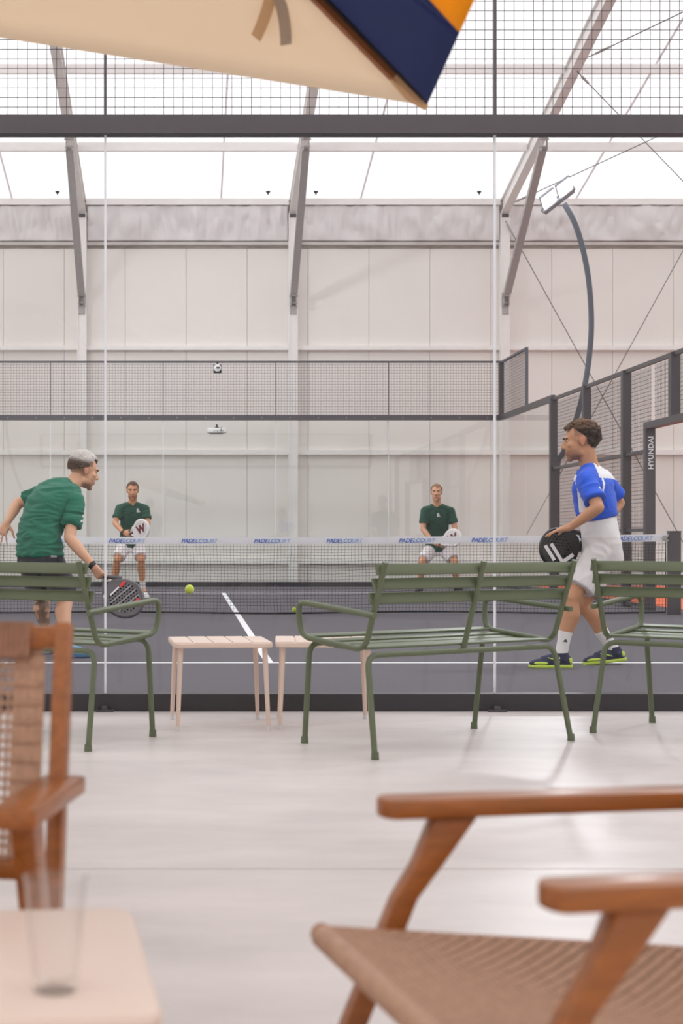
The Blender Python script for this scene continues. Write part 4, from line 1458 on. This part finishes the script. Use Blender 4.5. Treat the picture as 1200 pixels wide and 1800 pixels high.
# ================================================================== LOUNGE CHAIRS
def make_lounge(label, arm_y0, arm_y1, back_y, crossed):
    root = empty('lounge_chair', (0, 0, 0)); tag(root, label, 'chair', 'wooden lounge chairs with woven seats')
    ZA = .52
    hx = .285
    bx0 = hx - .004 if crossed else hx - .045
    seat_f, seat_r = (.27, .335), (back_y + .05, .292 if crossed else .262)
    pz0 = 0 if crossed else .20
    zb0 = .385 if crossed else .305
    for s in (-1, 1):
        X = s * hx
        # arm with rounded ends
        w = .033
        pl = []
        for k in range(9):
            a = R(180 * k / 8); pl.append((X + w * math.cos(a), arm_y1 - .02 + .02 * math.sin(a), ZA - .028))
        pl += [(X - w, arm_y0, ZA - .028), (X + w, arm_y0, ZA - .028)]
        me = MB().prism(pl, (0, 0, .028)).mesh('armrest', 'wood'); bevel_mesh(me, .005)
        link('armrest', me, root)
        # front leg: wide head with a kink, then a slanting post
        prof_ = [((.06, ZA - .03), (.12, ZA - .03)), ((.03, .40), (.085, .40)), ((.0, .30), (.05, .30)), ((-.10, .0), (-.06, 0))] if crossed else [((.035, ZA - .03), (.10, ZA - .03)), ((.085, .425), (.128, .425)), ((.125, .375), (.160, .375)), ((.285, .0), (.318, 0))]
        dy = arm_y1 - .18
        lf = MB()
        vs_ = []
        for (a, b_) in prof_:
            vs_ += [(X - .017, a[0] + dy, a[1]), (X + .017, a[0] + dy, a[1]), (X + .017, b_[0] + dy, b_[1]), (X - .017, b_[0] + dy, b_[1])]
        fs_ = [(0, 1, 2, 3), (15, 14, 13, 12)]
        for i in range(3):
            for j in range(4):
                fs_.append((i * 4 + j, i * 4 + (j + 1) % 4, i * 4 + 4 + (j + 1) % 4, i * 4 + 4 + j))
        me = lf.add(vs_, fs_).mesh('front_leg', 'wood'); bevel_mesh(me, .004)
        link('front_leg', me, root)
        # back post and rear leg
        me = MB().bar((s * bx0, back_y + (.06 if not crossed else .0918), pz0), (s * bx0, back_y - .03, .757), .026, .034, up=(0, 1, 0)).mesh('back_post', 'wood'); bevel_mesh(me, .004)
        link('back_post', me, root)
        if not crossed:
            me = MB().bar((s * (hx - .012), back_y + .12, ZA - .03), (s * (hx - .012), back_y - .06, 0), .032, .05, up=(0, 1, 0)).mesh('rear_leg', 'wood'); bevel_mesh(me, .004)
            link('rear_leg', me, root)
        # seat side rail
        MB().tube([(s * (hx - .035), seat_f[0], seat_f[1]), (s * (hx - .035), seat_r[0], seat_r[1])], .0145, 10).build('seat_rail', 'wood', root, True)
    MB().tube([(-hx + .02, seat_f[0], seat_f[1]), (hx - .02, seat_f[0], seat_f[1])], .0155, 10).build('front_rail', 'wood', root, True)
    MB().tube([(-hx + .02, seat_r[0], seat_r[1]), (hx - .02, seat_r[0], seat_r[1])], .0145, 10).build('rear_rail', 'wood', root, True)
    MB().bar((-hx + .012, back_y - .02, .12), (hx - .012, back_y - .02, .12), .03, .03).build('stretcher', 'wood', root)
    # woven seat: interlaced cords, over and under
    wx = 2 * (hx - .04)
    L = seat_f[0] - seat_r[0]
    pit = .0115
    na, nb = int(wx / pit), int(L / pit)
    wv_ = MB()
    def sz(u, w): return seat_r[1] + (seat_f[1] - seat_r[1]) * w + .012 - .026 * math.sin(math.pi * u) * math.sin(math.pi * w)
    def ribbon(fn, n, hw_, dirv):
        vs_, fs_ = [], []
        for j in range(n + 1):
            c = fn(j)
            vs_ += [c - dirv * hw_, c + V((0, 0, .0022)), c + dirv * hw_, c - V((0, 0, .002))]
        for j in range(n):
            for q in range(4):
                fs_.append((j * 4 + q, j * 4 + (q + 1) % 4, j * 4 + 4 + (q + 1) % 4, j * 4 + 4 + q))
        wv_.add(vs_, fs_)
    for i in range(na):
        u = (i + .5) / na
        ribbon(lambda j: V((-wx / 2 + wx * u, seat_r[0] + L * j / (2 * nb), sz(u, j / (2 * nb)) + .0038 * (1 if i % 2 else -1) * math.sin(math.pi * j / 2 + .001))), 2 * nb, pit * .47, V((1, 0, 0)))
    for j_ in range(nb):
        w = (j_ + .5) / nb
        ribbon(lambda j: V((-wx / 2 + wx * j / (2 * na), seat_r[0] + L * w, sz(j / (2 * na), w) - .0038 * (1 if j_ % 2 else -1) * math.sin(math.pi * j / 2 + .001))), 2 * na, pit * .40, V((0, 1, 0)))
    wv_.build('woven_seat', 'cane', root, True)
    MB().tube([(-wx / 2, seat_f[0] + .004, seat_f[1]), (wx / 2, seat_f[0] + .003, seat_f[1])], .0168, 12).build('seat_wrap', 'cane', root, True)
    # back: top rail and woven panel between the posts
    def bk(x, z, off=0.0):
        t = (z - .20) / .565
        return V((x, back_y + .06 - .09 * t + off, z))
    me = MB().bar(bk(-bx0, .735), bk(bx0, .735), .024, .036).mesh('back_rail', 'wood'); bevel_mesh(me, .004); link('back_rail', me, root)
    me = MB().bar(bk(-bx0, zb0 - .005), bk(bx0, zb0 - .005), .024, .03).mesh('back_rail', 'wood'); bevel_mesh(me, .004); link('back_rail', me, root)
    if True:
        pw = bx0 - .034                   # half width of the cane
        cx_ = .0125
        m1 = MB()
        n = int((2 * pw) / cx_)
        zb, zt = zb0, .705
        for k in range(n + 1):
            x = -pw + 2 * pw * k / n
            edge = pw - abs(x) < .043
            w_ = cx_ * (.98 if edge else .38)
            m1.bar(bk(x, zb), bk(x, zt), w_, .003, up=(0, 1, 0))
        nz = int((zt - zb) / .0145)
        for k in range(nz + 1):
            z = zb + (zt - zb) * k / nz
            for j in range(8):
                xa, xb = -pw + 2 * pw * j / 8, -pw + 2 * pw * (j + 1) / 8
                o_ = .003 if (j + k) % 2 else -.003
                m1.bar(bk(xa, z, o_), bk(xb, z, o_), .004, .0052, up=(0, 0, 1))
            for s in (-1, 1):             # dense borders
                m1.bar(bk(s * (pw - .043), z + .006, -.004), bk(s * pw, z + .006, -.004), .006, .0125)
        wv = m1.build('woven_back', 'cane', root)
        m2 = MB()
        for k in range(int(2 * (pw - .02) / .0085)):
            x = -pw + .02 + .0085 * k
            m2.bar(bk(x, .702), bk(x, .757), .0072, .034, up=(0, 1, 0))
        m2.build('wrapped_cord', 'cane_dark', wv)
    return root
lc = make_lounge('wooden chair with woven cane back in the near left corner', -.17, .16, -.15, True)
lc.location = (-.498, 2.36, 0); lc.rotation_euler.z = R(171.1)
rcx = make_lounge('wooden lounge chair with woven seat in the near right corner', -.50, .18, -.50, False)
rcx.location = (.504, 2.02, 0); rcx.rotation_euler.z = R(100.9)

# ================================================================== PARASOL
par = empty('parasol', (-.64, 3.42, 0)); tag(par, 'cream and navy parasol tilted over the top of the picture', 'parasol')
PC = V((-.498, 3.377, 2.866)); PR, PH = 1.5, .528
PM = Matrix.Rotation(.308, 3, V((math.cos(1.36), math.sin(1.36), 0)))
tips = [PC + PM @ V((PR * math.cos(.48 + math.pi / 3 * k), PR * math.sin(.48 + math.pi / 3 * k), -PH)) for k in range(6)]
tips[1] = tips[0] + (tips[1] - tips[0]) * 1.15
paxis = PM @ V((0, 0, 1))
def panel(pts3, name, m_, parent, sagv=.02):
    """triangle-ish cloth piece with slight sag, 3 mm thick"""
    a, b_, c = pts3
    n = 14
    vs_, fs_, idx = [], [], {}
    for i in range(n + 1):
        for j in range(n + 1 - i):
            u, w = i / n, j / n
            p = a * (1 - u - w) + b_ * u + c * w
            e = (b_ - a).cross(c - a).normalized()
            idx[(i, j)] = len(vs_)
            vs_.append(p)
    for i in range(n):
        for j in range(n - i):
            fs_.append((idx[(i, j)], idx[(i + 1, j)], idx[(i, j + 1)]))
            if i + j < n - 1: fs_.append((idx[(i + 1, j)], idx[(i + 1, j + 1)], idx[(i, j + 1)]))
    me = bpy.data.meshes.new(name); me.from_pydata([tuple(p) for p in vs_], [], fs_); me.materials.append(MATS[m_])
    for p in me.polygons: p.use_smooth = True
    o = link(name, me, parent, True)
    sd = o.modifiers.new('thickness', 'SOLIDIFY'); sd.thickness = .002
    return o
ef = .47
for k in range(6):
    a, b_ = tips[k], tips[(k + 1) % 6]
    if k == 5:          # navy panel with yellow part toward the next tip (tips[5] -> tips[0])
        e = b_.lerp(a, ef); gq = PC.lerp(a, ef)
        panel([PC, b_, e], 'canopy_panel', 'fabric_navy', par)
        panel([PC, e, gq], 'canopy_panel', 'fabric_navy', par)
        panel([gq, e, a], 'canopy_panel', 'fabric_yellow', par)
    else:
        panel([PC, a, b_], 'canopy_panel', ('fabric_cream', 'fabric_cream', 'fabric_navy', 'fabric_cream', 'fabric_navy')[k], par)
    rb_ = MB().bar(PC - paxis * .03, a - paxis * .012 + (PC - a).normalized() * .05, .022, .02, up=paxis).build('rib', 'rib_wood', par, **W)
    MB().bar(PC.lerp(a, .25) - paxis * .016, a + (PC - a).normalized() * .03 - paxis * .004, .05, .006, up=paxis).build('rib_sleeve', 'rib_black', rb_, **W)
    d_ = (PC - a).normalized()
    MB().tube([a + d_ * .13 - paxis * .012, a + d_ * .06 - paxis * .014, a + d_ * .0 - paxis * .006], [.014, .017, .009], 8).build('tip_pocket', 'strap_tan', rb_, True, **W)
    st0 = PC - paxis * .55
    MB().bar(st0, PC.lerp(a, .5) - paxis * .03, .018, .016, up=paxis).build('strut', 'rib_wood', par, **W)
pv = PC - paxis * .75
MB().tube([PC + paxis * .06, pv], .022, 12).build('upper_pole', 'rib_wood', par, True, **W)
MB().tube([pv, (pv.x, pv.y, .07)], .024, 12).build('pole', 'rib_wood', par, True, **W)
MB().tube([pv + V((-.05, 0, 0)), pv + V((.05, 0, 0))], .03, 10).build('tilt_joint', 'steel_dark', par, True, **W)
MB().tube([(pv.x, pv.y, 0), (pv.x, pv.y, .05), (pv.x, pv.y, .07)], [.26, .25, .1], 28).build('base', 'steel_dark', par, True, **W)
par_off = V((pv.x, pv.y, 0))
# two hanging straps under the cream panel
nrm_c = (tips[0] - PC).cross(tips[1] - PC).normalized()
def on_cream(x, y):
    d = V(((x - CX0) / FPX, 1, (CY0 - y) / FPX)); o_ = V((0, 0, CZ))
    t = (PC - o_).dot(nrm_c) / d.dot(nrm_c)
    return o_ + d * t
for (xa, xb, yb_, m_) in ((476, 448, 72, 'strap_tan'), (486, 500, 84, 'strap_grey')):
    q0 = on_cream(xa, -12) - V((0, .02, .004)); q1 = on_cream(xb, yb_) - V((0, .06, .01))
    mid_ = q0.lerp(q1, .5) + V((.01, -.015, 0))
    me_pts = bez(q0, mid_, q1, 8)
    b = MB()
    for i in range(8):
        b.bar(me_pts[i], me_pts[i + 1], .030, .003, up=(0, 1, 0))
    b.build('strap', m_, par, **W)
